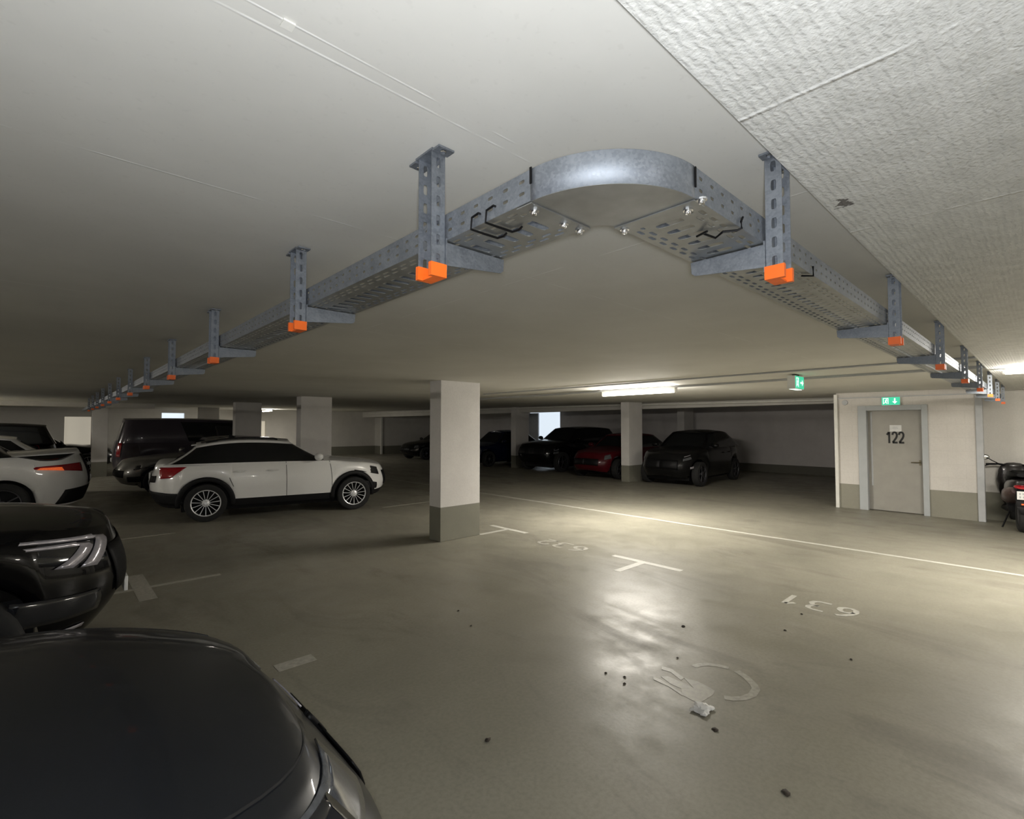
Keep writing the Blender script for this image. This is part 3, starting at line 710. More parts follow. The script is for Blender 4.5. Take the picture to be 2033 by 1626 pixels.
class Car:
    FR = [0, 0.08, 0.16, 0.30, 0.46, 0.62, 0.76, 0.86, 0.94, 1.0]
    WF = [0.93, 0.955, 0.97, 0.988, 1.0, 1.0, 0.988, 0.972, 0.950, 0.920]
    GR = [0.05, 0.12, 0.24, 0.42, 0.66, 1.0]
    def __init__(s, **k):
        d = dict(L=4.3, W=1.8, H=1.5, wr=0.33, fo=0.85, ro=0.8, sill=0.24, nf=3.2, nr=3.6, hood=0.78, cowl=0.98, belt=1.0, tail=1.02, deck=0.98,
                 xc=0.85, xrf=0.2, xrr=-1.2, xt=-1.9, dash_f=0.14, dash_r=0.10, crown=0.07, low_f=0.12, low_r=0.10, roofw=0.70, clad=False, paint='white_paint', rim='alloy', spokes=10, twin=False, roofpaint=None, gh=True)
        d.update(k); s.__dict__.update(d)
        s.xa = (s.L / 2 - s.fo, -s.L / 2 + s.ro); s.Ra = s.wr + 0.055
        L = s.L
        s.prof = [(-L / 2, s.deck), (s.xt, s.tail), (0, s.belt), (s.xc - 0.05, s.cowl), (s.xc + (L / 2 - s.xc) * 0.5, s.cowl * 0.45 + s.hood * 0.55 + 0.02), (L / 2 - 0.05, s.hood)]
    def ends(s, f):
        """front and rear x of the row at fraction f"""
        a = max(0, 1 - f / 0.35) ** 1.5
        u = max(0, (f - 0.45) / 0.55)
        return s.L / 2 - s.low_f * a - s.dash_f * u ** 1.6, -s.L / 2 + s.low_r * a + s.dash_r * u ** 1.6
    def plan(s, xi):
        n = s.nf if xi > 0 else s.nr
        return max(0.0, 1 - abs(xi) ** n) ** (1 / n)
    def zsh(s, x): return interp(s.prof, x)
    def zlow(s, x, arch=True):
        z = s.sill + 0.10 * max(0, (abs(x) - s.L / 2 + 0.45) / 0.45) ** 2
        if arch:
            for xa in s.xa:
                if abs(x - xa) < s.Ra: z = max(z, s.wr + math.sqrt(s.Ra ** 2 - (x - xa) ** 2))
        return z
    def wf(s, f): return interp(list(zip(s.FR, s.WF)), f)
    def S(s, xi, f, arch=True):
        xf, xr = s.ends(f); x = (xf + xr) / 2 + (xf - xr) / 2 * xi
        zb = s.zlow(x, arch); z = zb + (s.zsh(x) - zb) * f
        return Vector((x, s.W / 2 * s.wf(f) * s.plan(xi), z))
    def T(s, xi, g):
        xf, xr = s.ends(1.0); xf -= s.nose * g ** 1.3 if hasattr(s, 'nose') else 0.16 * g ** 1.3; xr += 0.06 * g
        x = (xf + xr) / 2 + (xf - xr) / 2 * xi
        return Vector((x, s.W / 2 * s.WF[-1] * s.plan(xi) * (1 - g), s.zsh(x) + s.crown * (1 - (1 - g) ** 2.2)))
    def xis(s):
        xf, xr = s.ends(0.2); c, a = (xf + xr) / 2, (xf - xr) / 2
        v = [i / 34 for i in range(-31, 32)] + [e * q for e in (-1, 1) for q in (1, 0.9995, 0.998, 0.995, 0.99, 0.982, 0.97, 0.955, 0.935)]
        for xa in s.xa:
            for k in range(25):
                v.append((xa + s.Ra * math.cos(PI * k / 24) - c) / a)
            v += [(xa + e * (s.Ra + 0.006) - c) / a for e in (-1, 1)]
        v = sorted(x for x in v if -1 <= x <= 1); out = [v[0]]
        for x in v[1:]:
            if x - out[-1] > 0.0004: out.append(x)
        return out
    def on(s, xi, f, off):
        p = s.S(xi, f, False); e = 1e-3
        du = s.S(min(1, xi + e), f, False) - s.S(max(-1, xi - e), f, False); dv = s.S(xi, min(1, f + e), False) - s.S(xi, max(0, f - e), False)
        n = dv.cross(du)
        if n.length < 1e-12: n = Vector((1 if xi > 0 else -1, 0, 0))
        n.normalize()
        q = Vector((p.x - 0.8 * p.x if abs(xi) > 0.5 else p.x, 0, p.z - 0.1 * (f - 0.4)))
        if n.dot(p - q) < 0: n = -n
        return p + n * off
    def xi_of_t(s, t, end):
        n = s.nf if end > 0 else s.nr
        return end * math.cos(t) ** (2 / n)
    def patch(s, parent, name, m, corners, end=1, sides=(1, -1), off=0.008, nu=10, nv=5, thick=0.006, label=None):
        """corners: four (t in degrees from the nose/tail centre round to the flank, f)"""
        (a, b_, c, d) = corners; out = []
        for sd in sides:
            b = MB(); rows = []
            for i in range(nu + 1):
                row = []
                for j in range(nv + 1):
                    u, v = i / nu, j / nv
                    t = (1 - u) * (1 - v) * a[0] + u * (1 - v) * b_[0] + u * v * c[0] + (1 - u) * v * d[0]
                    f = (1 - u) * (1 - v) * a[1] + u * (1 - v) * b_[1] + u * v * c[1] + (1 - u) * v * d[1]
                    p = s.on(s.xi_of_t(math.radians(t), end), f, off)
                    row.append((p.x, p.y * sd, p.z))
                rows.append(row)
            b.quad_grid(rows)
            o = b.build(name, m, parent, True, 50, solid=thick)
            if label: o['label'] = label
            out.append(o)
        return out
    def side_strip(s, parent, name, m, pts, w, sides=(1, -1), off=0.003):
        """a band on the flank along (x, f) points"""
        b = MB()
        for sd in sides:
            xf, xr = s.ends(0.5); c, a = (xf + xr) / 2, (xf - xr) / 2
            rows = []
            for i in range(len(pts)):
                p0 = pts[max(0, i - 1)]; p1 = pts[min(len(pts) - 1, i + 1)]
                dx, dz = p1[0] - p0[0], (p1[1] - p0[1]) * 0.7; l = math.hypot(dx, dz) or 1
                nx, nf = -dz / l * w / 2, dx / l * w / 2 / 0.7
                row = []
                for q in (-1, 1):
                    p = s.on((pts[i][0] + nx * q - c) / a, min(1, pts[i][1] + nf * q), off); row.append((p.x, p.y * sd, p.z))
                rows.append(row)
            b.quad_grid(rows)
        return b.build(name, m, parent, True)
    def arch_trim(s, parent, w=0.075):
        for xa in s.xa:
            for sd in (1, -1):
                b = MB(); rows = []
                for k in range(31):
                    a = PI * (-0.06 + 1.12 * k / 30); row = []
                    for r_ in (s.Ra - 0.004, s.Ra + w * 0.5, s.Ra + w):
                        x = xa + r_ * math.cos(a); z = s.wr + r_ * math.sin(a)
                        zb = s.zlow(x, False); f = min(0.98, max(0.0, (z - zb) / (s.zsh(x) - zb)))
                        xf, xr = s.ends(f); p = s.on(max(-1, min(1, (x - (xf + xr) / 2) / ((xf - xr) / 2))), f, 0.010)
                        row.append((p.x, p.y * sd, p.z))
                    rows.append(row)
                b.quad_grid(rows); b.build('arch_trim', 'cladding', parent, True, 50, solid=0.008)
    # greenhouse
    GF = [0, 0.05, 0.14, 0.35, 0.6, 0.8, 0.90, 0.955, 1.0]
    def G(s, xi, f):
        xf = s.xc + (s.xrf - s.xc) * f ** 0.92; xr = s.xt + (s.xrr - s.xt) * f ** 0.95
        x = (xf + xr) / 2 + (xf - xr) / 2 * xi
        n = 8.0; pl = max(0, 1 - abs(xi) ** n) ** (1 / n)
        w = s.W / 2 * (0.925 * (1 - f) + s.roofw * f + 0.05 * math.sin(PI * f))
        xm = (s.xrf + s.xrr) / 2; hl = (s.xrf - s.xrr) / 2
        q = (x - xm) / hl
        ze = s.H - 0.055 - (0.045 if q > 0 else getattr(s, 'rdrop', 0.06)) * abs(q) ** 2.0
        z0 = s.zsh(x) - 0.015
        return Vector((x, w * pl, z0 + (ze - z0) * f))
    def R(s, xi, g):
        p = s.G(xi, 1.0); return Vector((p.x, p.y * (1 - g), p.z + 0.055 * (1 - (1 - g) ** 2)))

def wheel(parent, car, xa, sd, rim_m):
    wr = car.wr; w = 0.205; y0 = sd * (car.W / 2 - w - 0.015)
    o = thing('wheel', '', 'x'); del o['label']; del o['category']
    o.parent = parent; o.location = (xa, y0, wr); o.rotation_euler = (0, 0, 0 if sd > 0 else PI)
    # tyre: axis y, outer face at +w
    rr = wr * 0.70
    MB().lathe([(rr, 0.02), (wr * 0.90, 0.0), (wr * 0.975, 0.015), (wr, 0.04), (wr, w - 0.04), (wr * 0.975, w - 0.012), (wr * 0.90, w + 0.002), (rr * 1.03, w - 0.006), (rr, w - 0.012), (rr * 0.97, w - 0.04), (rr * 0.95, 0.05), (rr, 0.02)], 40).build('tyre', 'rubber', o, True, 40)
    b = MB()
    b.lathe([(rr * 1.01, w - 0.010), (rr * 0.985, w - 0.004), (rr * 0.94, w - 0.008), (rr * 0.93, w - 0.03)], 40)
    b.lathe([(0.0, w - 0.012), (0.026, w - 0.012), (0.034, w - 0.018), (0.060, w - 0.022), (0.066, w - 0.05)], 20)
    n = car.spokes
    for k in range(n):
        a = 2 * PI * k / n + 0.1
        for da in ((-0.055, 0.055) if car.twin else (0,)):
            aw = 0.20 / n * 3.0 if not car.twin else 0.24 / n
            r0, r1 = 0.045, rr * 0.955; pts = []
            for r_, hw, yy in ((r0, aw * 0.55, w - 0.020), (rr * 0.5, aw * 0.42 * 0.8, w - 0.016), (r1, aw * 0.36, w - 0.010)):
                aa = a + da * (0.4 + 0.6 * r_ / rr)
                ca, sa = math.cos(aa), math.sin(aa); t_ = r_ * hw + 0.004
                pts.append([(r_ * ca - t_ * sa, yy - 0.02, r_ * sa + t_ * ca), (r_ * ca - t_ * 0.6 * sa, yy, r_ * sa + t_ * 0.6 * ca), (r_ * ca + t_ * 0.6 * sa, yy, r_ * sa - t_ * 0.6 * ca), (r_ * ca + t_ * sa, yy - 0.02, r_ * sa - t_ * ca)])
            b.quad_grid(pts)
    b.build('rim', rim_m, o, True, 30)
    MB().lathe([(rr * 0.94, 0.055), (0.0, 0.06)], 30).build('brake_disc', 'black_plastic', o)
    return o

def make_car(name, label, car, loc, heading, extra=None, cat='car', detail=True):
    t = thing(name, label, cat, (loc[0], loc[1], 0), heading)
    xi = car.xis()
    body, clad = MB(), MB()
    rows = [[car.S(x, f) for x in xi] for f in car.FR]
    lip = [Vector((p.x * (1 - 0.0), max(0, p.y - 0.07), p.z)) for p in rows[0]]
    tops = [[car.T(x, g) for x in xi] for g in car.GR]
    allr = [lip] + rows + tops
    for sd in (1, -1):
        R2 = [[(p.x, p.y * sd, p.z) for p in r] for r in allr]
        ncl = 3 if car.clad else 1
        if car.clad: clad.quad_grid(R2[:ncl + 1], flip=sd < 0)
        body.quad_grid(R2[(ncl if car.clad else 0):], flip=sd < 0)
    body.build('body', car.paint, t, True, 40, weld=True, recalc=False)
    if car.clad: clad.build('cladding', 'cladding', t, True, 40, weld=True, recalc=False)
    # dark floorpan
    MB().box(-car.L / 2 + 0.50, car.L / 2 - 0.50, -car.W / 2 + 0.27, car.W / 2 - 0.27, 0.17, 0.62).build('floorpan', 'black_plastic', t)
    if car.gh:
        gx = [-1, -0.9993, -0.997, -0.992, -0.985, -0.975, -0.955, -0.93] + [i / 20 for i in range(-18, 19)] + [0.93, 0.955, 0.975, 0.985, 0.992, 0.997, 0.9993, 1]
        GR_ = [[car.G(x, f) for x in gx] for f in car.GF]
        RR = [[car.R(x, g) for x in gx] for g in (0, 0.06, 0.16, 0.35, 0.65, 1.0)]
        cpil = getattr(car, 'cpil', -0.80); wind = 0.985
        P = {'roof': MB(), 'side_window': MB(), 'windscreen': MB(), 'rear_window': MB(), 'pillar_trim': MB()}
        for sd in (1, -1):
            for i in range(len(GR_) - 1):
                for j in range(len(gx) - 1):
                    xm = (gx[j] + gx[j + 1]) / 2; fm = (car.GF[i] + car.GF[i + 1]) / 2
                    if xm > wind: k = 'windscreen' if fm < 0.955 else 'roof'
                    elif xm < -0.985: k = 'rear_window' if 0.05 < fm < 0.88 else 'roof'
                    elif fm > 0.90 or fm < 0.05: k = 'roof'
                    elif xm > 0.945: k = 'roof'
                    elif xm < cpil: k = 'roof'
                    else: k = 'side_window'
                    q = [GR_[i][j], GR_[i][j + 1], GR_[i + 1][j + 1], GR_[i + 1][j]]
                    q = [(p.x, p.y * sd, p.z) for p in q]
                    P[k].add(q if sd > 0 else q[::-1], [(3, 2, 1, 0)])
            for i in range(len(RR) - 1):
                for j in range(len(gx) - 1):
                    q = [(p.x, p.y * sd, p.z) for p in (RR[i][j], RR[i][j + 1], RR[i + 1][j + 1], RR[i + 1][j])]
                    P['roof'].add(q if sd > 0 else q[::-1], [(3, 2, 1, 0)])
        P['roof'].build('roof', car.roofpaint or car.paint, t, True, 40, weld=True)
        # one mesh per side
        allf = P['side_window']; L_, R_ = MB(), MB()
        for f in allf.f:
            vs = [allf.v[i] for i in f]; (L_ if sum(v[1] for v in vs) > 0 else R_).add(vs, [(0, 1, 2, 3)])
        for q in (L_, R_): q.build('side_window', 'tinted_glass', t, True, 40, weld=True)
        P['windscreen'].build('windscreen', 'tinted_glass', t, True, 40, weld=True)
        P['rear_window'].build('rear_window', 'tinted_glass', t, True, 40, weld=True)
        for sd in (1, -1):
            xm = car.xc - 0.30; ym = car.W / 2 + 0.05; zm = car.cowl + 0.09
            b = MB(); b.sphere((xm, sd * ym, zm), (0.085, 0.115, 0.075), 14, 8); b.box(xm - 0.03, xm + 0.03, min(sd * (ym - 0.2), sd * ym), max(sd * (ym - 0.2), sd * ym), zm - 0.07, zm - 0.03)
            b.build('wing_mirror', car.paint, t, True, 40)
    for xa in car.xa:
        for sd in (1, -1): wheel(t, car, xa, sd, car.rim)
    if detail:
        xm = (car.xa[0] + car.xa[1]) / 2 + 0.02
        car.side_strip(t, 'door_seam', 'seam', [(xm, 0.12 + 0.88 * k / 8) for k in range(9)], 0.008)
        car.side_strip(t, 'door_seam', 'seam', [(car.xa[0] - car.Ra - 0.05, 0.12 + 0.88 * k / 8) for k in range(9)], 0.008)
        car.side_strip(t, 'door_seam', 'seam', [(car.xa[1] + car.Ra * (1.1 - 0.5 * k / 8) + 0.0, 0.45 + 0.55 * k / 8) for k in range(9)], 0.008)
        for xh in (xm - 0.24, car.xa[1] + car.Ra + 0.14):
            for sd in (1, -1):
                xf, xr = car.ends(0.75); p = car.on((xh - (xf + xr) / 2) / ((xf - xr) / 2), 0.80, 0.02)
                MB().sphere((p.x, p.y * sd, p.z), (0.10, 0.018, 0.018), 12, 6).build('door_handle', car.paint, t, True)
    if extra: extra(t, car)
    return t
def plate(t, car, end, z, f, w=0.52, m='plate_white'):
    xf, xr = car.ends(f); x = xf + 0.012 if end > 0 else xr - 0.012
    MB().box(x - 0.012, x + 0.012, -w / 2, w / 2, z - 0.055, z + 0.055).build('number_plate', m, t, bevel=0.004)

# white crossover, three-quarter rear, in the lane
def x_q2(t, c):
    c.arch_trim(t)
    c.patch(t, 'tail_lamp', 'red_lens', ((34, 0.66), (45, 0.69), (57, 0.93), (28, 0.92)), -1, off=0.010)
    c.patch(t, 'headlamp', 'dark_lens', ((35, 0.66), (62, 0.74), (66, 0.95), (35, 0.90)), 1)
    c.patch(t, 'grille', 'black_plastic', ((0, 0.25), (25, 0.28), (27, 0.80), (0, 0.82)), 1)
    c.patch(t, 'lower_intake', 'cladding', ((38, 0.20), (58, 0.22), (58, 0.48), (40, 0.40)), 1, label='dark corner air intake')
    c.patch(t, 'tailgate_recess', 'black_plastic', ((0, 0.58), (26, 0.58), (26, 0.74), (0, 0.76)), -1)
    c.patch(t, 'rear_bumper', 'cladding', ((0, 0.05), (55, 0.08), (52, 0.34), (0, 0.36)), -1, label='charcoal rear bumper insert')
    plate(t, c, -1, 0.82, 0.66)
    for sd in (1, -1):
        pts = [c.R(x / 10, 0.13) for x in range(-8, 8)]
        b = MB().tube([(p.x, p.y * sd, p.z + 0.035 * (1 if -6 < i - 8 < 7 else 0.5)) for i, p in enumerate(pts)], 0.014, 8)
        b.build('roof_rail', 'cladding', t, True)
    b = MB(); b.quad_grid([[Vector((p.x - 0.10 * q + 0.04, p.y * e, p.z - 0.015 * q)) for q in (0, 1, 1.2)] for e, p in [(e / 6, c.R(-0.992, 0.25)) for e in range(-6, 7)]])
    b.build('roof_spoiler', c.paint, t, True, solid=0.02)
    MB().prism([(-0.92, 1.50), (-0.78, 1.50), (-0.90, 1.555)], -0.012, 0.012, 'y').build('roof_fin', 'black_plastic', t)
    b = MB(); g_ = [[c.R(x / 10, g) for g in (0.24, 0.4, 0.7, 1.0)] for x in range(-9, 8)]
    for sd in (1, -1): b.quad_grid([[(p.x, p.y * sd, p.z + 0.006) for p in r] for r in g_])
    b.build('sunroof', 'tinted_glass', t, True, weld=True)
q2 = Car(L=4.30, W=1.79, H=1.50, wr=0.335, fo=0.82, ro=0.88, sill=0.26, hood=0.86, cowl=1.02, belt=1.03, tail=1.04, deck=0.98, xc=0.92, xrf=0.15, xrr=-1.45, xt=-1.95, dash_f=0.10, dash_r=0.08,
         nf=3.4, nr=4.2, roofw=0.69, clad=True, spokes=15, twin=False, cpil=-0.94, rdrop=0.10, low_r=0.14)
hd = math.radians(-11.6)
# rear axle centre 0.895 left of the near wheel face
ra = Vector((2.096, 10.296)) + Vector((-math.sin(hd), math.cos(hd))) * 0.83
ctr = ra + Vector((math.cos(hd), math.sin(hd))) * (4.30 / 2 - 0.88)
make_car('crossover_car', 'white compact crossover with silver multi-spoke wheels beside the pillars', q2, ctr, hd, x_q2)

# nearest car: dark grey, only its hood in view
def x_near(t, c):
    b = MB(); xs_ = [x for x in c.xis() if x > 0.2]
    for sd in (1, -1): b.quad_grid([[(lambda p: (p.x, p.y * sd, p.z + 0.003))(c.T(x, g)) for g in (0.115, 0.127)] for x in xs_])
    b.build('hood_gap', 'seam', t, True, weld=True)
    c.patch(t, 'headlamp', 'clear_lens', ((10, 0.78), (60, 0.80), (64, 0.985), (8, 0.975)), 1, off=0.006, nu=16)
    c.patch(t, 'headlamp_insert', 'dark_lens', ((24, 0.80), (58, 0.82), (62, 0.98), (24, 0.962)), 1, off=0.014, nu=16)
    c.patch(t, 'grille', 'black_plastic', ((0, 0.20), (3, 0.20), (3.6, 0.66), (0, 0.68)), 1, off=0.010)
    c.patch(t, 'badge_panel', 'black_plastic', ((0, 0.60), (0.008, 0.60), (0.008, 0.76), (0, 0.76)), 1, off=0.006, thick=0.02)
    c.patch(t, 'bumper_strip', 'pale_reflector', ((0.5, 0.70), (7, 0.72), (7, 0.735), (0.5, 0.715)), 1, sides=(1,), off=0.006)
near = Car(L=4.6, W=1.86, H=1.50, wr=0.33, fo=0.9, ro=0.85, hood=0.84, cowl=1.02, belt=1.0, xc=0.80, xrf=0.0, nf=4.5, dash_f=0.20, crown=0.08, nose=0.08, paint='grey_paint', rim='dark_alloy', spokes=5)
make_car('grey_car', 'dark grey car whose hood fills the lower corner nearest the camera', near, (0.745 - 2.3, 1.75), 0, x_near)

# black SUV behind it, nose with bright hooked lamp
def x_suv(t, c):
    c.patch(t, 'headlamp', 'dark_lens', ((24, 0.66), (56, 0.74), (58, 0.95), (24, 0.90)), 1, off=0.006, nu=14)
    for (t0, t1, f0, f1, w, nm) in ((25, 58, 0.66, 0.925, 0.03, 'light_signature'), (33, 58, 0.68, 0.875, 0.025, 'light_signature')):
        # hooked band: along the top, then down the outer end
        for sd in (1, -1):
            pts = [(t1 - (t1 - t0) * k / 10, f1 - 0.03 + 0.03 * k / 10) for k in range(11)] + [(t0 - 1.5 + 10 * (k / 8) ** 1.5, f1 - (f1 - f0) * k / 8) for k in range(1, 9)]
            b = MB(); rows = []
            for i, p in enumerate(pts):
                wd_ = w * (0.6 + 1.0 * min(1, i / 12))
                nx = (0, 1) if i < 10 else (1, 0.25)
                r_ = []
                for q in (-0.5, 0.5):
                    pt = c.on(c.xi_of_t(math.radians(p[0] + nx[0] * q * wd_ * 130), 1), min(0.99, p[1] + nx[1] * q * wd_), 0.016); r_.append((pt.x, pt.y * sd, pt.z))
                rows.append(r_)
            b.quad_grid(rows); b.build(nm, 'pale_reflector', t, True, solid=0.004)
    c.patch(t, 'grille', 'black_plastic', ((0, 0.30), (20, 0.30), (22, 0.82), (0, 0.84)), 1)
    c.patch(t, 'bumper_trim', 'pale_reflector', ((30, 0.10), (58, 0.14), (58, 0.165), (30, 0.125)), 1)
    c.patch(t, 'lower_intake', 'dark_lens', ((28, 0.22), (56, 0.25), (54, 0.46), (30, 0.42)), 1)
    plate(t, c, 1, 0.5, 0.3)
suv = Car(L=4.75, W=1.92, H=1.70, wr=0.37, fo=0.90, ro=0.95, sill=0.28, hood=0.98, cowl=1.12, belt=1.12, tail=1.14, deck=1.08, xc=0.95, xrf=0.15, xrr=-1.8, xt=-2.2, nf=3.6, dash_f=0.10, paint='black_paint', rim='dark_alloy', spokes=5, low_f=0.16)
make_car('black_car', 'glossy black car with bright hooked headlamp behind the nearest dark hood', suv, (0.46 - 2.375, 5.1), 0, x_suv)

# white tail with amber-lit lamp
def x_tes(t, c):
    c.patch(t, 'tail_lamp', 'red_lens', ((22, 0.61), (59, 0.73), (56, 0.77), (20, 0.79)), -1, off=0.009, nu=14)
    c.patch(t, 'amber_reflector', 'amber_lens', ((40, 0.665), (56, 0.715), (54, 0.745), (41, 0.735)), -1, off=0.020)
    c.patch(t, 'tailgate_seam', 'black_plastic', ((0, 0.34), (12, 0.34), (12, 0.96), (0, 0.96)), -1)
    c.patch(t, 'rear_diffuser', 'cladding', ((0, 0.02), (44, 0.04), (40, 0.30), (0, 0.30)), -1)
    plate(t, c, -1, 0.72, 0.5)
tes = Car(L=4.75, W=1.92, H=1.62, wr=0.36, fo=0.9, ro=1.18, sill=0.24, hood=0.80, cowl=1.04, belt=1.12, tail=1.22, deck=1.20, xc=0.9, xrf=0.1, xrr=-1.0, xt=-2.15, roofw=0.66, roofpaint='tinted_glass', rdrop=0.16, nr=3.2, cpil=-0.62, rim='dark_alloy', spokes=5, dash_r=0.16)
make_car('white_car', 'white fastback showing its tail and amber-lit lamp behind the black car', tes, (0.62 - 2.375, 13.15), PI, x_tes)
def x_small(t, c):
    c.patch(t, 'tail_lamp', 'red_lens', ((45, 0.70), (68, 0.72), (66, 0.94), (45, 0.94)), -1)
    c.patch(t, 'headlamp', 'clear_lens', ((33, 0.66), (58, 0.72), (60, 0.92), (33, 0.88)), 1)
    c.patch(t, 'grille', 'black_plastic', ((0, 0.30), (22, 0.30), (22, 0.72), (0, 0.74)), 1)
hatch = Car(L=4.3, W=1.8, H=1.52, roofpaint='white_paint', spokes=10)
make_car('white_hatchback', 'second white car behind the white fastback, only roof in view', hatch, (-0.75 - 1.0, 17.0), PI, x_small, detail=False)
vn = Car(L=4.6, W=1.9, H=1.82, belt=1.15, tail=1.18, deck=1.1, cowl=1.1, hood=0.95, xrr=-2.0, xt=-2.25, paint='black_paint')
make_car('black_people_carrier', 'black high-roofed car behind the two white cars', vn, (-2.05, 22.2), PI, x_small, detail=False)
far_b = Car(L=4.4, W=1.8, H=1.48, paint='charcoal_paint')
make_car('dark_hatchback', 'dark hatchback with bright lamps before the pale far doorway', far_b, (-0.2, 25.6), 0, x_small, detail=False)
# dark van
def x_van(t, c):
    c.patch(t, 'tail_lamp', 'red_lens', ((22, 0.55), (33, 0.55), (33, 0.98), (22, 0.98)), -1)
    c.patch(t, 'headlamp', 'clear_lens', ((33, 0.66), (58, 0.72), (60, 0.92), (33, 0.88)), 1)
    plate(t, c, -1, 0.7, 0.45)
van = Car(L=5.0, W=1.92, H=1.98, wr=0.35, fo=0.95, ro=1.0, belt=1.22, tail=1.24, deck=1.22, cowl=1.18, hood=1.0, xc=1.55, xrf=0.75, xrr=-2.25, xt=-2.42, roofw=0.80, rdrop=0.02, paint='van_paint', nr=5.5, dash_r=0.06, cpil=-0.12)
make_car('dark_van', 'dark violet high-roofed van behind the white crossover', van, (1.42 + 2.5, 18.9 + 0.3), math.radians(-2), x_van, 'van', False)

sil = Car(L=4.3, W=1.72, H=1.46, hood=0.80, cowl=0.95, tail=0.98, deck=0.95, paint='silver_paint', nr=3.0, nf=3.0)
def x_sil(t, c):
    c.patch(t, 'tail_lamp', 'red_lens', ((48, 0.66), (62, 0.70), (62, 0.92), (46, 0.92)), -1)
    c.patch(t, 'headlamp', 'dark_lens', ((38, 0.64), (66, 0.72), (68, 0.86), (38, 0.80)), 1)
    c.patch(t, 'lower_intake', 'black_plastic', ((30, 0.14), (60, 0.18), (58, 0.40), (32, 0.36)), 1)
    c.patch(t, 'grille', 'black_plastic', ((0, 0.30), (26, 0.30), (26, 0.62), (0, 0.64)), 1)
make_car('silver_car', 'dim silver car nose showing behind the white crossover tail', sil, (1.22 + 2.15, 16.0), PI, x_sil, detail=False)

# the row of cars in the unlit bays, noses towards the lane (heading -x)
def x_blk(t, c):
    for k in range(3):
        c.patch(t, 'headlamp', 'clear_lens', ((50, 0.50 + 0.15 * k), (62, 0.50 + 0.15 * k), (62, 0.60 + 0.15 * k), (50, 0.60 + 0.15 * k)), 1)
    c.patch(t, 'grille', 'black_plastic', ((0, 0.40), (24, 0.40), (24, 0.85), (0, 0.86)), 1)
def x_dark(t, c):
    c.patch(t, 'headlamp', 'clear_lens', ((30, 0.70), (64, 0.80), (66, 0.90), (30, 0.80)), 1)
    c.patch(t, 'light_signature', 'pale_reflector', ((32, 0.86), (66, 0.945), (66, 0.96), (32, 0.88)), 1)
    c.patch(t, 'fog_lamp', 'pale_reflector', ((44, 0.36), (50, 0.38), (50, 0.46), (44, 0.44)), 1)
    c.patch(t, 'grille', 'black_plastic', ((0, 0.30), (22, 0.30), (22, 0.75), (0, 0.76)), 1)
k1 = Car(L=4.25, W=1.82, H=1.62, wr=0.35, fo=0.85, ro=0.85, sill=0.26, hood=0.90, cowl=1.06, belt=1.08, tail=1.12, deck=1.06, xc=0.85, xrf=0.15, xrr=-1.4, xt=-1.95, paint='charcoal_paint', rim='dark_alloy', spokes=5, rdrop=0.12)
make_car('charcoal_crossover', 'charcoal crossover parked nose out before the blank dark wall', k1, (12.75 + 2.12, 7.62), math.radians(180 + 3), x_dark)
k2 = Car(L=4.3, W=1.8, H=1.50, hood=0.80, cowl=0.98, paint='red_paint', rim='dark_alloy', spokes=7)
make_car('red_car', 'dark red car parked behind the pillar of the unlit bays', k2, (12.75 + 2.15, 10.25), math.radians(180), x_small)
k3 = Car(L=4.6, W=1.95, H=1.72, wr=0.38, sill=0.32, hood=1.02, cowl=1.16, belt=1.16, tail=1.18, deck=1.14, xc=0.9, xrf=0.25, xrr=-2.0, xt=-2.2, nf=5, paint='black_paint', rim='dark_alloy', spokes=5)
make_car('black_offroader', 'tall black car with stacked round lamps between red and blue cars', k3, (13.3 + 2.3, 13.3), math.radians(180), x_blk)
k4 = Car(L=4.3, W=1.8, H=1.56, paint='blue_paint', rim='dark_alloy', spokes=7)
make_car('blue_car', 'dark blue car parked beyond the nearest pillar in the unlit bays', k4, (12.9 + 2.15, 17.0), math.radians(180), x_small)
k5 = Car(L=4.5, W=1.8, H=1.45, hood=0.76, cowl=0.95, paint='charcoal_paint', rim='dark_alloy', spokes=7)
make_car('grey_saloon', 'dark grey car nose peeking out behind the nearest pillar', k5, (13.4 + 2.25, 22.6), math.radians(180), x_small)

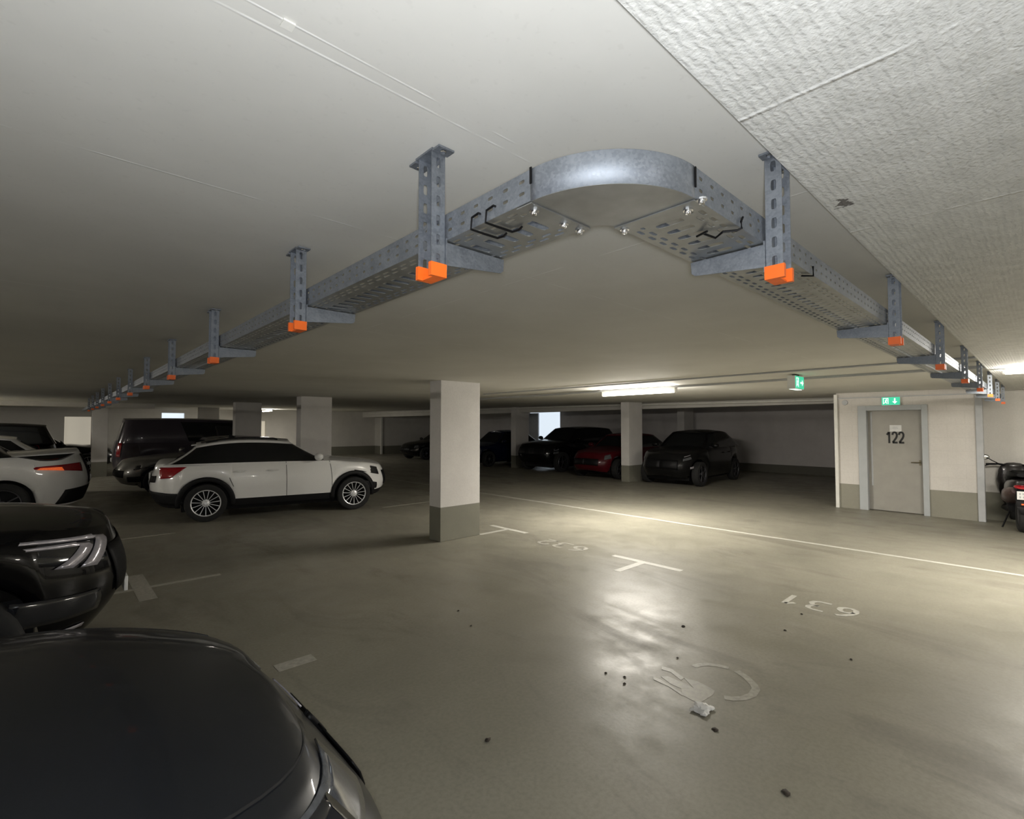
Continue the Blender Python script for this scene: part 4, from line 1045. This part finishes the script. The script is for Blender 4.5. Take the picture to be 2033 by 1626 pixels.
# ------------------------------------------------------------------ scooter
def scooter():
    t = thing('motor_scooter', 'dark motor scooter with white plate parked by the wall beside door 122', 'scooter', (11.95, 0.33, 0), PI + 0.12)
    # local: +x is rear (towards camera after rotation -> world -x)
    def tyre(x, r, w):
        o = MB().lathe([(r * 0.62, -w * 0.4), (r * 0.85, -w * 0.5), (r * 0.97, -w * 0.34), (r, 0), (r * 0.97, w * 0.34), (r * 0.85, w * 0.5), (r * 0.62, w * 0.4)], 32, 'y', (x, 0, r)).build('tyre', 'rubber', t, True)
        MB().lathe([(0, -w * 0.3), (r * 0.2, -w * 0.32), (r * 0.62, -w * 0.36), (r * 0.66, -w * 0.42), (r * 0.66, w * 0.42), (r * 0.62, w * 0.36), (r * 0.2, w * 0.32), (0, w * 0.3)], 24, 'y', (x, 0, r)).build('rim', 'dark_alloy', o, True)
    tyre(0.40, 0.26, 0.13); tyre(-0.85, 0.26, 0.12)
    def loft(name, m, secs):
        b = MB(); rows = []
        for x, z, hw, hh in secs:
            rows.append([(x, hw * math.copysign(abs(math.cos(a)) ** 0.75, math.cos(a)), z + hh * math.copysign(abs(math.sin(a)) ** 0.75, math.sin(a))) for a in [k * 2 * PI / 20 for k in range(20)]])
        b.quad_grid(rows, True); n = len(b.v)
        b.f.append(tuple(range(20))); b.f.append(tuple(n - 20 + k for k in range(20)))
        return b.build(name, m, t, True, 50)
    loft('body', 'scooter_paint', [(-0.30, 0.45, 0.14, 0.16), (-0.05, 0.60, 0.17, 0.20), (0.2, 0.68, 0.19, 0.17), (0.42, 0.74, 0.17, 0.12), (0.58, 0.79, 0.10, 0.07), (0.62, 0.80, 0.05, 0.04)])
    loft('seat', 'black_plastic', [(-0.35, 0.76, 0.10, 0.05), (-0.15, 0.82, 0.15, 0.06), (0.1, 0.86, 0.16, 0.065), (0.25, 0.92, 0.165, 0.065), (0.5, 0.94, 0.14, 0.05), (0.6, 0.93, 0.07, 0.03)])
    loft('side_panel', 'scooter_brown', [(0.0, 0.52, 0.215, 0.12), (0.2, 0.58, 0.225, 0.14), (0.42, 0.64, 0.20, 0.11), (0.55, 0.68, 0.13, 0.07)])
    loft('front_shield', 'scooter_paint', [(-0.70, 0.55, 0.16, 0.28), (-0.62, 0.75, 0.22, 0.26), (-0.55, 0.85, 0.20, 0.22), (-0.48, 0.85, 0.12, 0.18)])
    loft('footboard', 'black_plastic', [(-0.72, 0.30, 0.10, 0.10), (-0.5, 0.28, 0.18, 0.05), (-0.2, 0.30, 0.18, 0.06), (0.05, 0.36, 0.14, 0.10)])
    hb = MB(); hb.tube([(-0.48, -0.36, 1.03), (-0.50, -0.2, 1.04), (-0.56, 0, 1.0), (-0.50, 0.2, 1.04), (-0.48, 0.36, 1.03)], 0.017)
    hb.tube([(-0.56, -0.28, 1.03), (-0.52, -0.40, 0.99)], 0.008); hb.tube([(-0.56, 0.28, 1.03), (-0.52, 0.40, 0.99)], 0.008); hb.tube([(-0.62, 0, 0.4), (-0.56, 0, 1.0)], 0.03)
    hb.build('handlebar', 'black_plastic', t, True)
    for sd in (1, -1):
        mm = MB(); mm.tube([(-0.52, sd * 0.20, 1.05), (-0.48, sd * 0.28, 1.10), (-0.45, sd * 0.33, 1.14)], 0.008); mm.sphere((-0.44, sd * 0.37, 1.16), (0.02, 0.06, 0.045), 14, 8)
        o = mm.build('mirror', 'black_plastic', t, True)
        MB().sphere((-0.425, sd * 0.37, 1.16), (0.009, 0.052, 0.038), 14, 8).build('mirror_glass', 'chrome', o, True)
    loft('rear_fender', 'cladding', [(0.60, 0.70, 0.08, 0.05), (0.68, 0.58, 0.105, 0.09), (0.72, 0.48, 0.10, 0.09), (0.70, 0.38, 0.06, 0.05)])
    MB().box(0.755, 0.765, -0.09, 0.09, 0.555, 0.685).build('number_plate', 'plate_white', t, bevel=0.003).rotation_euler = (0, 0, 0)
    p = COL.objects[-1]
    b = MB()
    for k, (yy, zz) in enumerate([(-0.055, 0.645), (-0.02, 0.645), (0.045, 0.645), (-0.055, 0.595), (-0.015, 0.595), (0.015, 0.595), (0.05, 0.595)]):
        b.box(0.7652, 0.766, yy - 0.009, yy + 0.009, zz - 0.017, zz + 0.017)
    b.build('plate_characters', 'trim_grey', p)
    loft('tail_lamp', 'red_lens', [(0.60, 0.745, 0.11, 0.03), (0.66, 0.735, 0.10, 0.028), (0.685, 0.73, 0.07, 0.016)])
    MB().box(0.772, 0.782, -0.045, 0.045, 0.475, 0.495).build('reflector', 'amber_lens', t)
    mf = MB(); mf.tube([(-0.1, 0.17, 0.28), (0.1, 0.19, 0.27), (0.32, 0.20, 0.33), (0.55, 0.20, 0.40)], [0.02, 0.05, 0.055, 0.045], 14)
    mf.build('exhaust', 'chrome', t, True)
    rk = MB(); rk.tube([(0.3, -0.12, 0.98), (0.6, -0.12, 1.0), (0.66, 0, 1.0), (0.6, 0.12, 1.0), (0.3, 0.12, 0.98)], 0.011); rk.tube([(0.45, -0.12, 0.99), (0.45, 0.12, 0.99)], 0.009)
    rk.build('grab_rail', 'black_plastic', t, True)
    st = MB(); st.tube([(0.05, -0.12, 0.28), (0.15, -0.22, 0.02)], 0.012); st.tube([(0.05, 0.12, 0.28), (0.15, 0.22, 0.02)], 0.012)
    st.build('stand', 'black_plastic', t, True)
scooter()
